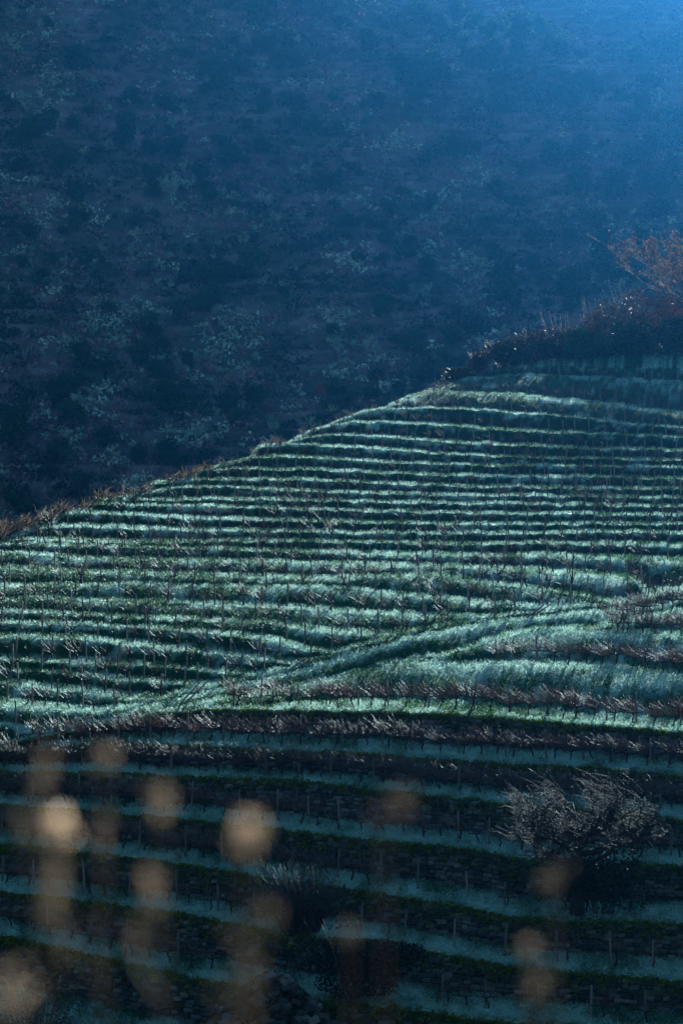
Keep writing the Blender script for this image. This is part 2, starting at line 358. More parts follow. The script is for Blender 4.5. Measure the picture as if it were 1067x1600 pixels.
# near bank the photographer stands on, falling away into the valley; rise behind it added to block skylight
ys = np.array([-190, -150, -110, -75, -45, -25, -14, -4, 0, 1.5, 2.6, 6, 15, 30, 50, 60.5]); zs = np.array([128, 118, 88, 58, 33, 15, 5, -1.1, -1.5, -1.55, -1.75, -3.6, -8.5, -17, -29, -33.6])
xs = np.linspace(-300, 300, 121); bx, by = np.meshgrid(xs, ys); bz = np.repeat(zs[:, None], len(xs), 1) + (fbm(bx * 0.4, by * 0.4, 21.0) - 0.5) * 0.25
ii = np.arange(bx.size).reshape(bx.shape); q = np.stack([ii[:-1, :-1], ii[:-1, 1:], ii[1:, 1:], ii[1:, :-1]], -1).reshape(-1, 4)
o = link('near_slope', mesh_np('near_slope', np.stack([bx, by, bz], -1).reshape(-1, 3), q, M['ground'], np.broadcast_to([0.03, 0.04, 0.022], (bx.size, 3)), True))
tag(o, 'dark grassy valley side the camera stands on, with an added rise behind', kind='structure')

# ------------------------------------------------------------------ far slope across the valley
def far_h(X, Y):
    X = np.asarray(X, float); Y = np.asarray(Y, float)
    sm = lambda t: np.clip(t, 0, 1) ** 2 * (3 - 2 * np.clip(t, 0, 1))
    W = sm((X + 22) / 45) * (1 - sm((X - 140) / 50))                               # a gentler shoulder that catches the light
    z = -25 + 0.55 * (np.minimum(Y, 600) - 380) + (0.55 - 0.235 * W) * np.maximum(Y - 600, 0)
    z = np.where(Y < 380, -25 - 9 * np.clip((380 - Y) / 40, 0, 1), z)
    calm = 1 - 0.93 * W * sm((Y - 560) / 50)
    z = z + ((fbm(X / 120, Y / 150, 31.0, 3) - 0.5) * 26 * np.clip((Y - 380) / 120, 0, 1) + (fbm(X / 28, Y / 24, 32.0, 3) - 0.5) * 5) * calm
    up = sm((Y - 720) / 50)                               # unseen ridge above the frame, its saddle and rises shaped to steer sunlight
    ridge = 192 - 45 * sm((X + 25) / 45) + 84 * sm((X - 166) / 24)
    z = z * (1 - up) + ridge * up
    return z
fx = np.linspace(-330, 480, 271); fy = np.concatenate([np.linspace(330, 380, 10), np.linspace(382, 700, 330), np.linspace(703, 790, 24)])
bx, by = np.meshgrid(fx, fy); bz = far_h(bx, by)
wob = (fbm(bx / 30, by / 60, 35.0, 2) - 0.5) * 3; ph = (bz + wob) / 3.0; fr_ = ph - np.floor(ph); stepf = np.clip((fr_ - 0.35) / 0.3, 0, 1); keepst = np.clip((fbm(bx / 45, by / 40, 36.0, 2) - 0.35) * 4, 0, 1); bz = bz + (np.floor(ph) + stepf - ph) * 3.0 * 0.75 * keepst * (by < 690)          # remains of old terraces
back = by > 775; bz = np.where(back, bz - 3, bz)
fn = fbm(bx / 9, by / 7, 33.0); fn2 = fbm(bx / 40, by / 30, 34.0)
fc = mixc(np.broadcast_to(np.array([0.050, 0.060, 0.048]), bx.shape + (3,)), np.array([0.15, 0.11, 0.115]), np.clip((fn - 0.4) * 3, 0, 1))
fc = mixc(fc, np.array([0.20, 0.19, 0.16]), np.clip(1 - np.abs(fr_ - 0.72) * 9, 0, 1) * keepst * np.clip((fn - 0.35) * 4, 0, 1) * 0.8); fc = mixc(fc, np.array([0.15, 0.085, 0.085]), np.clip((fn2 - 0.58) * 5, 0, 1) * 0.5)
ii = np.arange(bx.size).reshape(bx.shape); q = np.stack([ii[:-1, :-1], ii[:-1, 1:], ii[1:, 1:], ii[1:, :-1]], -1).reshape(-1, 4)
o = link('far_hill', mesh_np('far_hill', np.stack([bx, by, bz], -1).reshape(-1, 3), q, M['far_ground'], fc.reshape(-1, 3), True))
tag(o, 'steep scrub-covered far slope in blue haze', kind='structure')

def far_point(px, py_):
    """where the sight line through (px, py) meets the far slope"""
    px = np.asarray(px, float); py_ = np.asarray(py_, float)
    lo = np.full(px.shape, 385.0); hi = np.full(px.shape, 785.0)
    for _ in range(40):
        m = (lo + hi) / 2; below = far_h((px - CX) / F * m, m) < (HY - py_) / F * m
        lo = np.where(below, m, lo); hi = np.where(below, hi, m)
    m = (lo + hi) / 2; x = (px - CX) / F * m
    return np.stack([x, m, far_h(x, m)], -1)

# ------------------------------------------------------------------ dry stone walls
def stone_mesh(seed):
    r = random.Random(seed); b = 0.16
    v = []
    for sx in (-1, 1):
        for sy in (-1, 1):
            for sz in (-1, 1):
                j = [r.uniform(0.78, 1.05) for _ in range(3)]
                x, y, z = 0.5 * sx * j[0], 0.5 * sy * j[1], 0.5 * sz * j[2]
                v += [(x * (1 - b), y * (1 - b), z), (x * (1 - b), y, z * (1 - b)), (x, y * (1 - b), z * (1 - b))]
    import bmesh
    bm = bmesh.new(); vv = [bm.verts.new(p) for p in v]
    bmesh.ops.convex_hull(bm, input=vv); bmesh.ops.triangulate(bm, faces=bm.faces)
    me = bpy.data.meshes.new('stone'); bm.to_mesh(me); bm.free()
    g = r.uniform(0.03, 0.19); w = r.uniform(-0.006, 0.012)
    c = me.color_attributes.new('tint', 'FLOAT_COLOR', 'POINT')
    arr = np.ones((len(me.vertices), 4), dtype=np.float32); arr[:, :3] = (g + w, g * 0.97, g * 0.93 - w)
    c.data.foreach_set('color', arr.ravel()); me.materials.append(M['stone'])
    me.update()
    return me
STONES = [stone_mesh(s) for s in range(12)]
def tri_arrays(me):
    n = len(me.vertices); v = np.empty(n * 3, dtype=np.float32); me.vertices.foreach_get('co', v)
    f = np.array([p.vertices[:] for p in me.polygons]); c = np.empty(n * 4, dtype=np.float32); me.color_attributes['tint'].data.foreach_get('color', c)
    return v.reshape(-1, 3), f, c.reshape(-1, 4)[:, :3]
ST = [tri_arrays(m) for m in STONES]

WALL_WORDS = {'L8': 'lowest long stone wall, above the frosted path', 'L7': 'second stone wall from the bottom', 'L6': 'third stone wall from the bottom',
              'L5': 'fourth stone wall from the bottom', 'L4': 'fifth stone wall from the bottom', 'L3': 'sixth stone wall from the bottom',
              'L2': 'highest stone wall, under the bright frosted edge'}
SINGLE = {'L8': 300, 'L7': 300, 'L6': 300, 'L5': 260, 'L2': 160}
vis = (PX > -60) & (PX < 1127)
cols_i = np.where(vis)[0]
mossb = MB()
for nm, words in WALL_WORDS.items():
    i = names.index(nm); lo = i - 1
    xl, yl, zl = Xl[i], Dl[i], Zl[i]; xf = (PX - CX) / F * foot_D[lo]; yf, zf = foot_D[lo], foot_Z[lo]
    c0 = cols_i[0]; seg = np.hypot(np.diff(xf[cols_i]), np.diff(yf[cols_i])); s = np.concatenate([[0], np.cumsum(seg)])
    total = s[-1]
    def at(sv, h):
        k = np.interp(sv, s, cols_i.astype(float)); 
        f = np.array([np.interp(k, np.arange(NC), a) for a in (xf, yf, zf)]); l = np.array([np.interp(k, np.arange(NC), a) for a in (xl, yl, zl)])
        return f + (l - f) * h, l[2] - f[2], k
    root = empty('dry_stone_wall', at(total / 2, 0)[0]); root['label'] = 'dry ' + ('stone ' if False else '') + words.replace('stone wall', 'stone terrace wall'); root['category'] = 'wall'; root['kind'] = 'thing'; root['group'] = 'dry stone terrace walls'
    base = Vector(root.location)
    lst = []; sv = 0.0; hh = 0.02
    rr = random.Random(i)
    colw = []
    # courses: walk up in uneven courses along the length
    ncourse = 9
    top = 0.93
    for cidx in range(ncourse):
        sv = rr.uniform(-0.3, 0)
        while sv < total:
            ln = rr.uniform(0.2, 0.52); pt, rise, k = at(sv + ln / 2, 0)
            if rise > 0.35:
                hc = max(0.13, rise * top / ncourse)
                nc_here = max(2, int(rise * top / 0.17))
                if cidx < nc_here:
                    ch = rise * top / nc_here
                    hmid = (cidx + 0.5) * ch / rise
                    p, _, _ = at(sv + ln / 2, hmid); p2, _, _ = at(sv + ln / 2 + 0.2, hmid); p1, _, _ = at(sv + ln / 2 - 0.2, hmid)
                    ang = math.atan2(p2[1] - p1[1], p2[0] - p1[0])
                    dep = rr.uniform(0.24, 0.34)
                    loc = (p[0], p[1] - 0.04 - rr.uniform(0, 0.06), p[2] + rr.uniform(-0.02, 0.02))
                    lst.append((loc, (rr.uniform(-.12, .12), rr.uniform(-.14, .14), ang + rr.uniform(-.1, .1)), (ln * 1.03, dep, ch * rr.uniform(0.88, 1.1)), rr.randrange(12), k))
            sv += ln
    # the stones that show largest become single stones
    inframe = [e for e in lst if -5 < np.interp(e[4], np.arange(NC), PX) < 1072]
    inframe.sort(key=lambda e: -(e[2][0] * e[2][2]))
    keep = set(id(e) for e in inframe[:SINGLE.get(nm, 0)])
    vs_, fs_, cs_, nn = [], [], [], 0
    for e in lst:
        if id(e) in keep:
            so = bpy.data.objects.new('stone', STONES[e[3]]); col.objects.link(so); so.parent = root
            so.location = Vector(e[0]) - base; so.rotation_euler = e[1]; so.scale = e[2]
        else:
            v, f, c = ST[e[3]]
            mt = np.array(Euler(e[1]).to_matrix()); w = (v * np.array(e[2])) @ mt.T + np.array(e[0]) - np.array(base)
            vs_.append(w); fs_.append(f + nn); cs_.append(c); nn += len(v)
    if vs_:
        so = link('packed_stones', mesh_np('packed_stones', np.concatenate(vs_), np.concatenate(fs_), M['stone'], np.concatenate(cs_)), root); so['kind'] = 'stuff'
    # moss and grass hanging over the wall head
    mb = MB(); n = 6500 if nm in ('L8', 'L7', 'L6', 'L5') else 5000
    svs = rng.uniform(0, total, n); hs = 1.02 - np.abs(rng.normal(0, 0.3, n)) * (0.35 + 1.0 * fbm(svs * 0.5, svs * 0, i, 3)); hs = np.clip(hs, 0.02, 1.02)
    kk = np.interp(svs, s, cols_i.astype(float)); ar = np.arange(NC)
    fpt = np.stack([np.interp(kk, ar, a) for a in (xf, yf, zf)], -1); lpt = np.stack([np.interp(kk, ar, a) for a in (xl, yl, zl)], -1)
    ctr = fpt + (lpt - fpt) * hs[:, None]; ctr[:, 1] -= rng.uniform(0.1, 0.26, n); 
    mc = np.array([0.12, 0.165, 0.02]) * rng.uniform(0.5, 1.5, (n, 1)) + np.array([0.03, 0.02, 0]) * rng.random((n, 1))
    v, f, c = leaf_cards(ctr, 0.17, mc, 0.2)
    so = link('moss', mesh_np('moss', v - np.array(base), f, M['moss'], c), root); so['kind'] = 'stuff'

# ------------------------------------------------------------------ frosted grass blades
def grass():
    A = GP[:-1, :-1]; B = GP[:-1, 1:]; C = GP[1:, 1:]; Dq = GP[1:, :-1]
    area = 0.5 * np.linalg.norm(np.cross(C - A, B - Dq), axis=-1)
    p0 = part[:-1]; w = np.where(p0 == 'bank', 1.0, np.where(p0 == 'lip', 2.4, np.where(p0 == 'tread', 1.3, np.where(p0 == 'foot', 0.7, np.where(p0 == 'wall', 0.25, 0.05)))))[:, None]
    W = area * w * (1.4 - earth[:-1, :-1]) * ((PX[:-1] > -40) & (PX[:-1] < 1110))[None]
    # nearer ground shows its blades larger: more of them there
    W = W * (120.0 / np.maximum(GY[:-1, :-1], 60)) ** 1.6
    W[GY[:-1, :-1] > 262] = 0
    pr = (W / W.sum()).ravel(); n = 620000
    pick = rng.choice(pr.size, n, p=pr); r_, c_ = np.unravel_index(pick, W.shape)
    u = rng.random((n, 1)); v = rng.random((n, 1))
    base = (A[r_, c_] * (1 - u) + B[r_, c_] * u) * (1 - v) + (Dq[r_, c_] * (1 - u) + C[r_, c_] * u) * v
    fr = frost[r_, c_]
    ln = rng.uniform(0.09, 0.24, n) * (0.75 + 0.9 * fbm(base[:, 0] * 0.9, base[:, 1] * 0.5, 41.0, 2))
    ln = np.where(p0[r_] == 'lip', ln * 1.1, ln); ln = np.where(p0[r_] == 'bank', ln * rng.uniform(0.9, 1.35, n), ln)
    d = np.stack([rng.normal(0, 0.5, n), rng.normal(-0.35, 0.5, n), rng.uniform(0.35, 1.0, n)], -1); d /= np.linalg.norm(d, axis=1, keepdims=True)
    side = np.stack([np.cos(a := rng.uniform(0, math.pi, n)), np.sin(a), np.zeros(n)], -1)
    wd = rng.uniform(0.007, 0.016, n)[:, None]
    mid = base + d * ln[:, None] * 0.6 + np.array([0, 0, 0.01]); tip = base + d * ln[:, None] + np.array([0, -0.03, -0.03]) * (ln[:, None] / 0.2)
    vv = np.stack([base - side * wd, base + side * wd, mid + side * wd * 0.7, tip], 1).reshape(-1, 3)
    i4 = np.arange(n)[:, None] * 4; f = np.concatenate([i4 + [0, 1, 2], i4 + [0, 2, 3]])
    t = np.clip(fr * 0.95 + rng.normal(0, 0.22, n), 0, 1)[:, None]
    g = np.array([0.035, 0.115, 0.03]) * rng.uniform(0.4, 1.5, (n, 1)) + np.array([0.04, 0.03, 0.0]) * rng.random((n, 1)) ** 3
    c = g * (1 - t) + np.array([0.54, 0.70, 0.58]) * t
    return mesh_np('frosty_grass', vv, f, M['grass'], np.repeat(c, 4, axis=0))
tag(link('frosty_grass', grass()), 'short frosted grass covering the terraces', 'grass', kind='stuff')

# ------------------------------------------------------------------ vines, stakes, wires
def vine_parts(seed, pruned, thin=False):
    r = random.Random(seed); tb = MB(); cb = MB()
    h = r.uniform(0.34, 0.5) if pruned else r.uniform(0.42, 0.58)
    lean = r.uniform(-0.12, 0.12); pts = [(0, 0, -0.08)]
    for k in range(1, 5):
        t = k / 4; pts.append((lean * t + r.uniform(-.035, .035), r.uniform(-.035, .035), h * t))
    bc = np.array([0.028, 0.021, 0.02]) * r.uniform(0.7, 1.3)
    tb.tube(pts, [0.05, 0.042, 0.036, 0.036, 0.04], bc, 5)
    top = np.array(pts[-1]); arms = []
    for sgn in (-1, 1):
        a = [top, top + np.array([sgn * 0.12, r.uniform(-.03, .03), 0.07]), top + np.array([sgn * (r.uniform(0.18, 0.34) if pruned else r.uniform(0.38, 0.52)), r.uniform(-.05, .05), r.uniform(0.03, 0.12)])]
        tb.tube(a, [0.034, 0.026, 0.018], bc, 4); arms.append(a)
    nc = (r.randint(4, 8) if seed % 2 else r.randint(14, 20)) if pruned else (r.randint(9, 14) if thin else r.randint(36, 46))
    for _ in range(nc):
        a = arms[r.randrange(2)]; t = r.random(); st = (a[0] * (1 - t) + a[2] * t) if r.random() < 0.9 else top
        L_ = (r.uniform(0.25, 0.6) if seed % 2 else r.uniform(0.35, 0.85)) if pruned else r.uniform(0.45, 1.0)
        dx = r.gauss(-0.15, 0.52); dy = r.gauss(-0.05, 0.3); dz = 1.0
        d = np.array([dx, dy, dz]); d /= np.linalg.norm(d)
        p1 = st + d * L_ * 0.5 + np.array([r.uniform(-.04, .04), r.uniform(-.04, .04), 0]); p2 = st + d * L_ + np.array([r.gauss(-0.05, .1), r.uniform(-.06, .06), -0.06 * L_])
        cc = (np.array([0.08, 0.05, 0.045]) if pruned else np.array([0.14, 0.085, 0.075])) * r.uniform(0.4, 1.4)
        cb.tube([st, p1, p2], [0.012, 0.010, 0.007], cc, 3)
        if r.random() < 0.5 and not pruned:
            q = p1 + np.array([r.gauss(0, .16), r.gauss(0, .1), r.uniform(.02, .25)]); cb.tube([p1, q], [0.006, 0.004], cc, 3)
    return tb, cb
VINE = []; PRUNED = []
for s_ in range(10):
    a, b = vine_parts(s_, False); VINE.append((a.mesh('vine_trunk', M['bark']), b.mesh('vine_canes', M['cane'])))
for s_ in range(6):
    a, b = vine_parts(200 + s_, False, True); VINE.append((a.mesh('vine_trunk', M['bark']), b.mesh('vine_canes', M['cane'])))
for s_ in range(8):
    a, b = vine_parts(100 + s_, True)
    m_ = MB(); 
    for q_ in (a, b): m_.add(np.concatenate(q_.v), np.concatenate(q_.f), np.concatenate(q_.c))
    PRUNED.append((m_, m_.mesh('pruned_vine', M['cane'])))
def stake_mesh(seed):
    r = random.Random(seed); b = MB(); g = r.uniform(0.12, 0.26)
    h = r.uniform(1.08, 1.25); lx = r.uniform(-.02, .02)
    cc = np.array([g * r.uniform(1.0, 1.25), g * 0.9, g * 0.8])
    b.tube([(0, 0, -0.2), (lx * .5, 0, h * .5), (lx, 0, h - 0.03), (lx, 0, h)], [0.046, 0.043, 0.04, 0.028], cc, 6)
    return b, b.mesh('wooden_stake', M['wood'])
STAKES = [stake_mesh(s_) for s_ in range(8)]

vine_list = []; pruned_list = []; stake_list = []; wire_rows = []
row_no = 0; ROWWORD = {}
for i in range(1, NL - 1):
    nm = names[i]
    gapy = py[i] - py[i + 1]; ok = (tread_gap[i] > 0.7) & (gapy > (4.5 if nm[0] == 'U' else 12)) & (PX > -30) & (PX < 1100)
    if nm in ('E2', 'L9', 'L8') : ok = ok & False if nm != 'L8' else ok & ((PX < 350) | (PX > 520))
    if nm == 'L7': ok = ok & ((PX < 470) | (PX > 560))
    if nm == 'R': ok = ok & (PX < 0)
    lim = {'L00': 950, 'L0': 715, 'L1': 600, 'L2': 258}.get(nm)
    if lim: ok = ok & (PX > lim)
    if nm == 'U27': ok = ok & (PX < 60)
    if ok.sum() < 12: continue
    ROWWORD[nm] = row_no; row_no += 1
    lowr = nm[0] == 'L'
    frac = 0.42 if lowr else 0.35
    rd = Dl[i] + np.minimum(tread_gap[i] * frac, 1.3); rx = (PX - CX) / F * rd
    rz = Zl[i] + (foot_Z[i] - Zl[i]) * np.minimum(frac, 1.3 / np.maximum(tread_gap[i], 0.1))
    ca = np.where(ok)[0]
    sg = np.hypot(np.diff(rx[ca]), np.diff(rd[ca])); sg = np.where(np.diff(ca) > 1, 0, sg); sl = np.concatenate([[0], np.cumsum(sg)])
    def on(s):
        k = np.interp(s, sl, ca.astype(float)); ar = np.arange(NC)
        return np.interp(k, ar, rx), np.interp(k, ar, rd), np.interp(k, ar, rz), np.interp(k, ar, PX)
    rr = random.Random(i * 17)
    sp = 0.86 if lowr else 1.15; s = rr.uniform(0, 0.5); dens = 1.0
    while s < sl[-1]:
        x, y, z, px_ = on(s)
        keep = True
        if nm in ('L6',) and px_ > 600: keep = rr.random() < 0.35
        if nm in ('L7', 'L8') and px_ > 540: keep = rr.random() < 0.5
        if not lowr: keep = rr.random() < (0.85 if fbm(np.array(px_ / 120.0), np.array(i * 3.3), 55.0, 2) > 0.38 else 0.35)
        if keep: (vine_list if lowr else pruned_list).append((nm, x + rr.uniform(-.06, .06), y + rr.uniform(-.08, .08), z, px_))
        s += sp * rr.uniform(0.85, 1.15)
    s = rr.uniform(0, 2); spp = 1.75 if lowr else 1.45
    while s < sl[-1]:
        x, y, z, px_ = on(s); stake_list.append((nm, x, y + rr.uniform(-.1, .1), z, px_)); s += spp * rr.uniform(0.75, 1.3)
    if lowr and i < iR: wire_rows.append((nm, [on(v)[:3] for v in np.arange(0, sl[-1], 0.8)]))

def row_phrase(nm):
    if nm[0] == 'L':
        k = [n for n in names if n in ROWWORD and n[0] == 'L'].index(nm) + 1
        return ordinal(k) + ' vine row up from the bottom'
    k = [n for n in names if n in ROWWORD and n[0] == 'U'].index(nm) + 1
    return ordinal(k) + ' row above the diagonal ramp'
def ranked(lst, nmax):
    """the nmax that show largest, i.e. nearest in view"""
    inv = [e for e in lst if 2 < e[4] < 1065]; inv.sort(key=lambda e: e[2]); one = set(id(e) for e in inv[:nmax])
    return [e for e in lst if id(e) in one], [e for e in lst if id(e) not in one]
def by_row(lst):
    out = {}
    for e in lst: out.setdefault(e[0], []).append(e)
    for v in out.values(): v.sort(key=lambda e: e[4])
    return out

def pick_vine(e, u, k):
    """which of the vine shapes grows here: tied-in brown canes or short spurs, in patches"""
    brown = u < 0.75 if fbm(np.array(e[4] / 160.0), np.array(names.index(e[0]) * 0.37), 57.0, 2) > 0.52 else u < 0.12
    return k * 2 + (0 if brown else 1)
one, rest = ranked(vine_list, 300)
for nm, es in by_row(one).items():
    for n_, e in enumerate(es):
        r = random.Random(int(e[1] * 1000) + int(e[2] * 77))
        t = empty('grapevine', e[1:4], r.uniform(-.5, .5), r.uniform(0.85, 1.1))
        tag(t, f'{ordinal(n_ + 1)} bare brown grapevine from the left in the {row_phrase(nm)}', 'grapevine', 'unpruned grapevines on the lower terraces')
        a, b = VINE[10 + r.randrange(6)] if nm in ('L7', 'L8') or (nm in ('L5', 'L6') and e[4] > 480) else VINE[r.randrange(10)]
        link('trunk', a, t); link('canes', b, t)
if rest:
    mb = MB()
    for e in rest:
        tb, cb = vine_parts(int(e[1] * 100) % 50, False)
        for q_ in (tb, cb): mb.add(np.concatenate(q_.v) + np.array(e[1:4]), np.concatenate(q_.f), np.concatenate(q_.c))
    tag(link('more_grapevines', mb.mesh('more_grapevines', M['cane'])), 'further brown grapevines on the lower terraces', 'grapevines', kind='stuff')

one, rest = ranked(pruned_list, 300)
for nm, es in by_row(one).items():
    for n_, e in enumerate(es):
        r = random.Random(int(e[1] * 1000) + int(e[2] * 77)); o = link('pruned_vine', PRUNED[pick_vine(e, r.random(), r.randrange(4))][1], None, e[1:4])
        o.rotation_euler = (0, 0, r.uniform(-.6, .6)); k = r.uniform(0.8, 1.15); o.scale = (k, k, k)
        tag(o, f'{ordinal(n_ + 1)} short dark pruned vine from the left in the {row_phrase(nm)}', 'pruned vine', 'pruned vines on the frosted terraces')
mb = MB()
for e in rest:
    q_ = PRUNED[pick_vine(e, (abs(e[1]) * 13.7) % 1, int(abs(e[1]) * 91) % 4)][0]; a = (e[1] * 5) % 1.0 - 0.5; c_, s_ = math.cos(a), math.sin(a)
    v = np.concatenate(q_.v) @ np.array([[c_, s_, 0], [-s_, c_, 0], [0, 0, 1]]); mb.add(v * (0.8 + (e[2] * 7 % 1) * 0.35) + np.array(e[1:4]), np.concatenate(q_.f), np.concatenate(q_.c))
tag(link('distant_pruned_vines', mb.mesh('distant_pruned_vines', M['bark'])), 'small dark pruned vines on the upper terraces', 'pruned vines', kind='stuff')

one, rest = ranked(stake_list, 300)
for nm, es in by_row(one).items():
    for n_, e in enumerate(es):
        r = random.Random(int(e[1] * 1000) + int(e[2] * 77)); o = link('wooden_stake', STAKES[r.randrange(8)][1], None, e[1:4])
        o.rotation_euler = (r.uniform(-.05, .05), r.gauss(0, .05), r.uniform(0, 3)); o.scale = (1, 1, r.uniform(0.9, 1.15))
        tag(o, f'{ordinal(n_ + 1)} wooden vine stake from the left in the {row_phrase(nm)}', 'vine stake', 'wooden stakes along the vine rows')
mb = MB()
for e in rest:
    r = random.Random(int(e[1] * 1000)); q_ = STAKES[r.randrange(8)][0]; v = np.concatenate(q_.v) * np.array([1, 1, r.uniform(0.9, 1.2)]); v[:, 0] += v[:, 2] * r.gauss(0, .05)
    mb.add(v + np.array(e[1:4]), np.concatenate(q_.f), np.concatenate(q_.c))
tag(link('distant_vine_stakes', mb.mesh('distant_vine_stakes', M['wood'])), 'thin wooden stakes on the upper terraces', 'vine stakes', kind='stuff')
for nm, pts in wire_rows:
    p = np.array(pts); mb = MB()
    brk = np.where(np.linalg.norm(np.diff(p, axis=0), axis=1) > 2.0)[0]
    for sgm in np.split(p, brk + 1):
        if len(sgm) > 2: mb.tube(sgm + np.array([0, 0, 0.78]), np.full(len(sgm), 0.004), (0.25, 0.25, 0.25), 3)
    if mb.n:
        tag(link('trellis_wire', mb.mesh('trellis_wire', M['wire'])), f'thin wire strung along the {row_phrase(nm)}', 'wire', 'trellis wires')

# ------------------------------------------------------------------ trees and bushes on the far slope
def lump_points(r, n, lobes, rx, rz, zc):
    """points near the surface of a lumpy crown"""
    cs = []
    for k in range(lobes):
        a = r.uniform(0, 2 * math.pi); q = r.uniform(0.15, 0.75)
        cs.append((math.cos(a) * rx * q, math.sin(a) * rx * q, zc + r.uniform(-0.6, 0.75) * rz, r.uniform(0.35, 0.6) * rx))
    cs.append((0, 0, zc, rx * 0.7))
    g = np.random.default_rng(r.randrange(10 ** 6)); pick = g.integers(0, len(cs), n); c = np.array(cs)[pick]
    d = g.normal(size=(n, 3)); d /= np.linalg.norm(d, axis=1, keepdims=True)
    return c[:, :3] + d * c[:, 3:4] * g.uniform(0.72, 1.06, (n, 1)) * np.array([1, 1, rz / rx]), g

def evergreen_tree(seed, height, width, base_col, n=900, leaf=0.62):
    r = random.Random(seed); rx = width / 2; rz = height * 0.5
    pts, g = lump_points(r, n, 9, rx, rz, height * 0.46)
    pts[:, 2] = np.maximum(pts[:, 2], 0.15)
    cc = np.array(base_col) * g.uniform(0.6, 1.45, (n, 1))
    v, f, c = leaf_cards(pts, leaf, cc, 0.0, g)
    crown = mesh_np('crown', v, f, M['far_leaf'], c)
    b = MB(); b.tube([(0, 0, -0.5), (0.05, 0, height * 0.25), (0, 0.05, height * 0.6)], [width * 0.05, width * 0.04, width * 0.02], (0.05, 0.04, 0.035), 5)
    for k in range(4):
        a = r.uniform(0, 6.28); b.tube([(0, 0, height * 0.25), (math.cos(a) * rx * .4, math.sin(a) * rx * .4, height * .55)], [width * .025, width * .01], (0.05, 0.04, 0.035), 4)
    return crown, b.mesh('trunk', M['bark'])

def branch_tree(b, r, p, d, L, rad, depth, c, spread=0.5, up=0.25, twist=0.18, sides=3, minr=0.0):
    d = d / np.linalg.norm(d); q = p.copy(); pts = [p.copy()]; dd = d.copy()
    for k in range(3):
        dd = dd + np.array([r.gauss(0, twist), r.gauss(0, twist), r.gauss(up * 0.3, twist * .5)]); dd /= np.linalg.norm(dd)
        q = q + dd * L / 3; pts.append(q.copy())
    b.tube(pts, np.maximum([rad, rad * .85, rad * .7, rad * .5], minr), c, max(3, sides))
    if depth <= 0: return
    n = r.randint(2, 4)
    for k in range(n):
        t = r.uniform(0.35, 1.0); i = min(2, int(t * 3)); st = pts[i] + (pts[i + 1] - pts[i]) * (t * 3 - i)
        nd = dd + np.array([r.gauss(0, spread), r.gauss(0, spread), r.gauss(up, spread * .5)])
        branch_tree(b, r, st, nd, L * r.uniform(0.55, 0.8), rad * 0.55, depth - 1, c, spread, up, twist, sides - 1, minr)

def pale_tree(seed, height, c):
    r = random.Random(seed); b = MB(); n = r.randint(2, 4)
    for k in range(n):
        a = r.uniform(0, 6.28); d = np.array([math.cos(a) * .3, math.sin(a) * .3, 1.0])
        branch_tree(b, r, np.array([math.cos(a) * .1, math.sin(a) * .1, -0.3]), d, height * r.uniform(0.3, 0.42), 0.07, 4, np.array(c) * r.uniform(.6, 1.2), 0.62, 0.2, 0.28, 3, 0.034)
    return b.mesh('branches', M['dry'])

EVG = [evergreen_tree(s_, 5.0, 5.2, ((0.022, 0.055, 0.034), (0.030, 0.062, 0.030), (0.040, 0.080, 0.050))[s_ % 3]) for s_ in range(6)]
PALE = [pale_tree(s_ + 40, 4.2, ((0.52, 0.62, 0.48), (0.42, 0.52, 0.42), (0.60, 0.66, 0.50))[s_ % 3]) for s_ in range(7)]

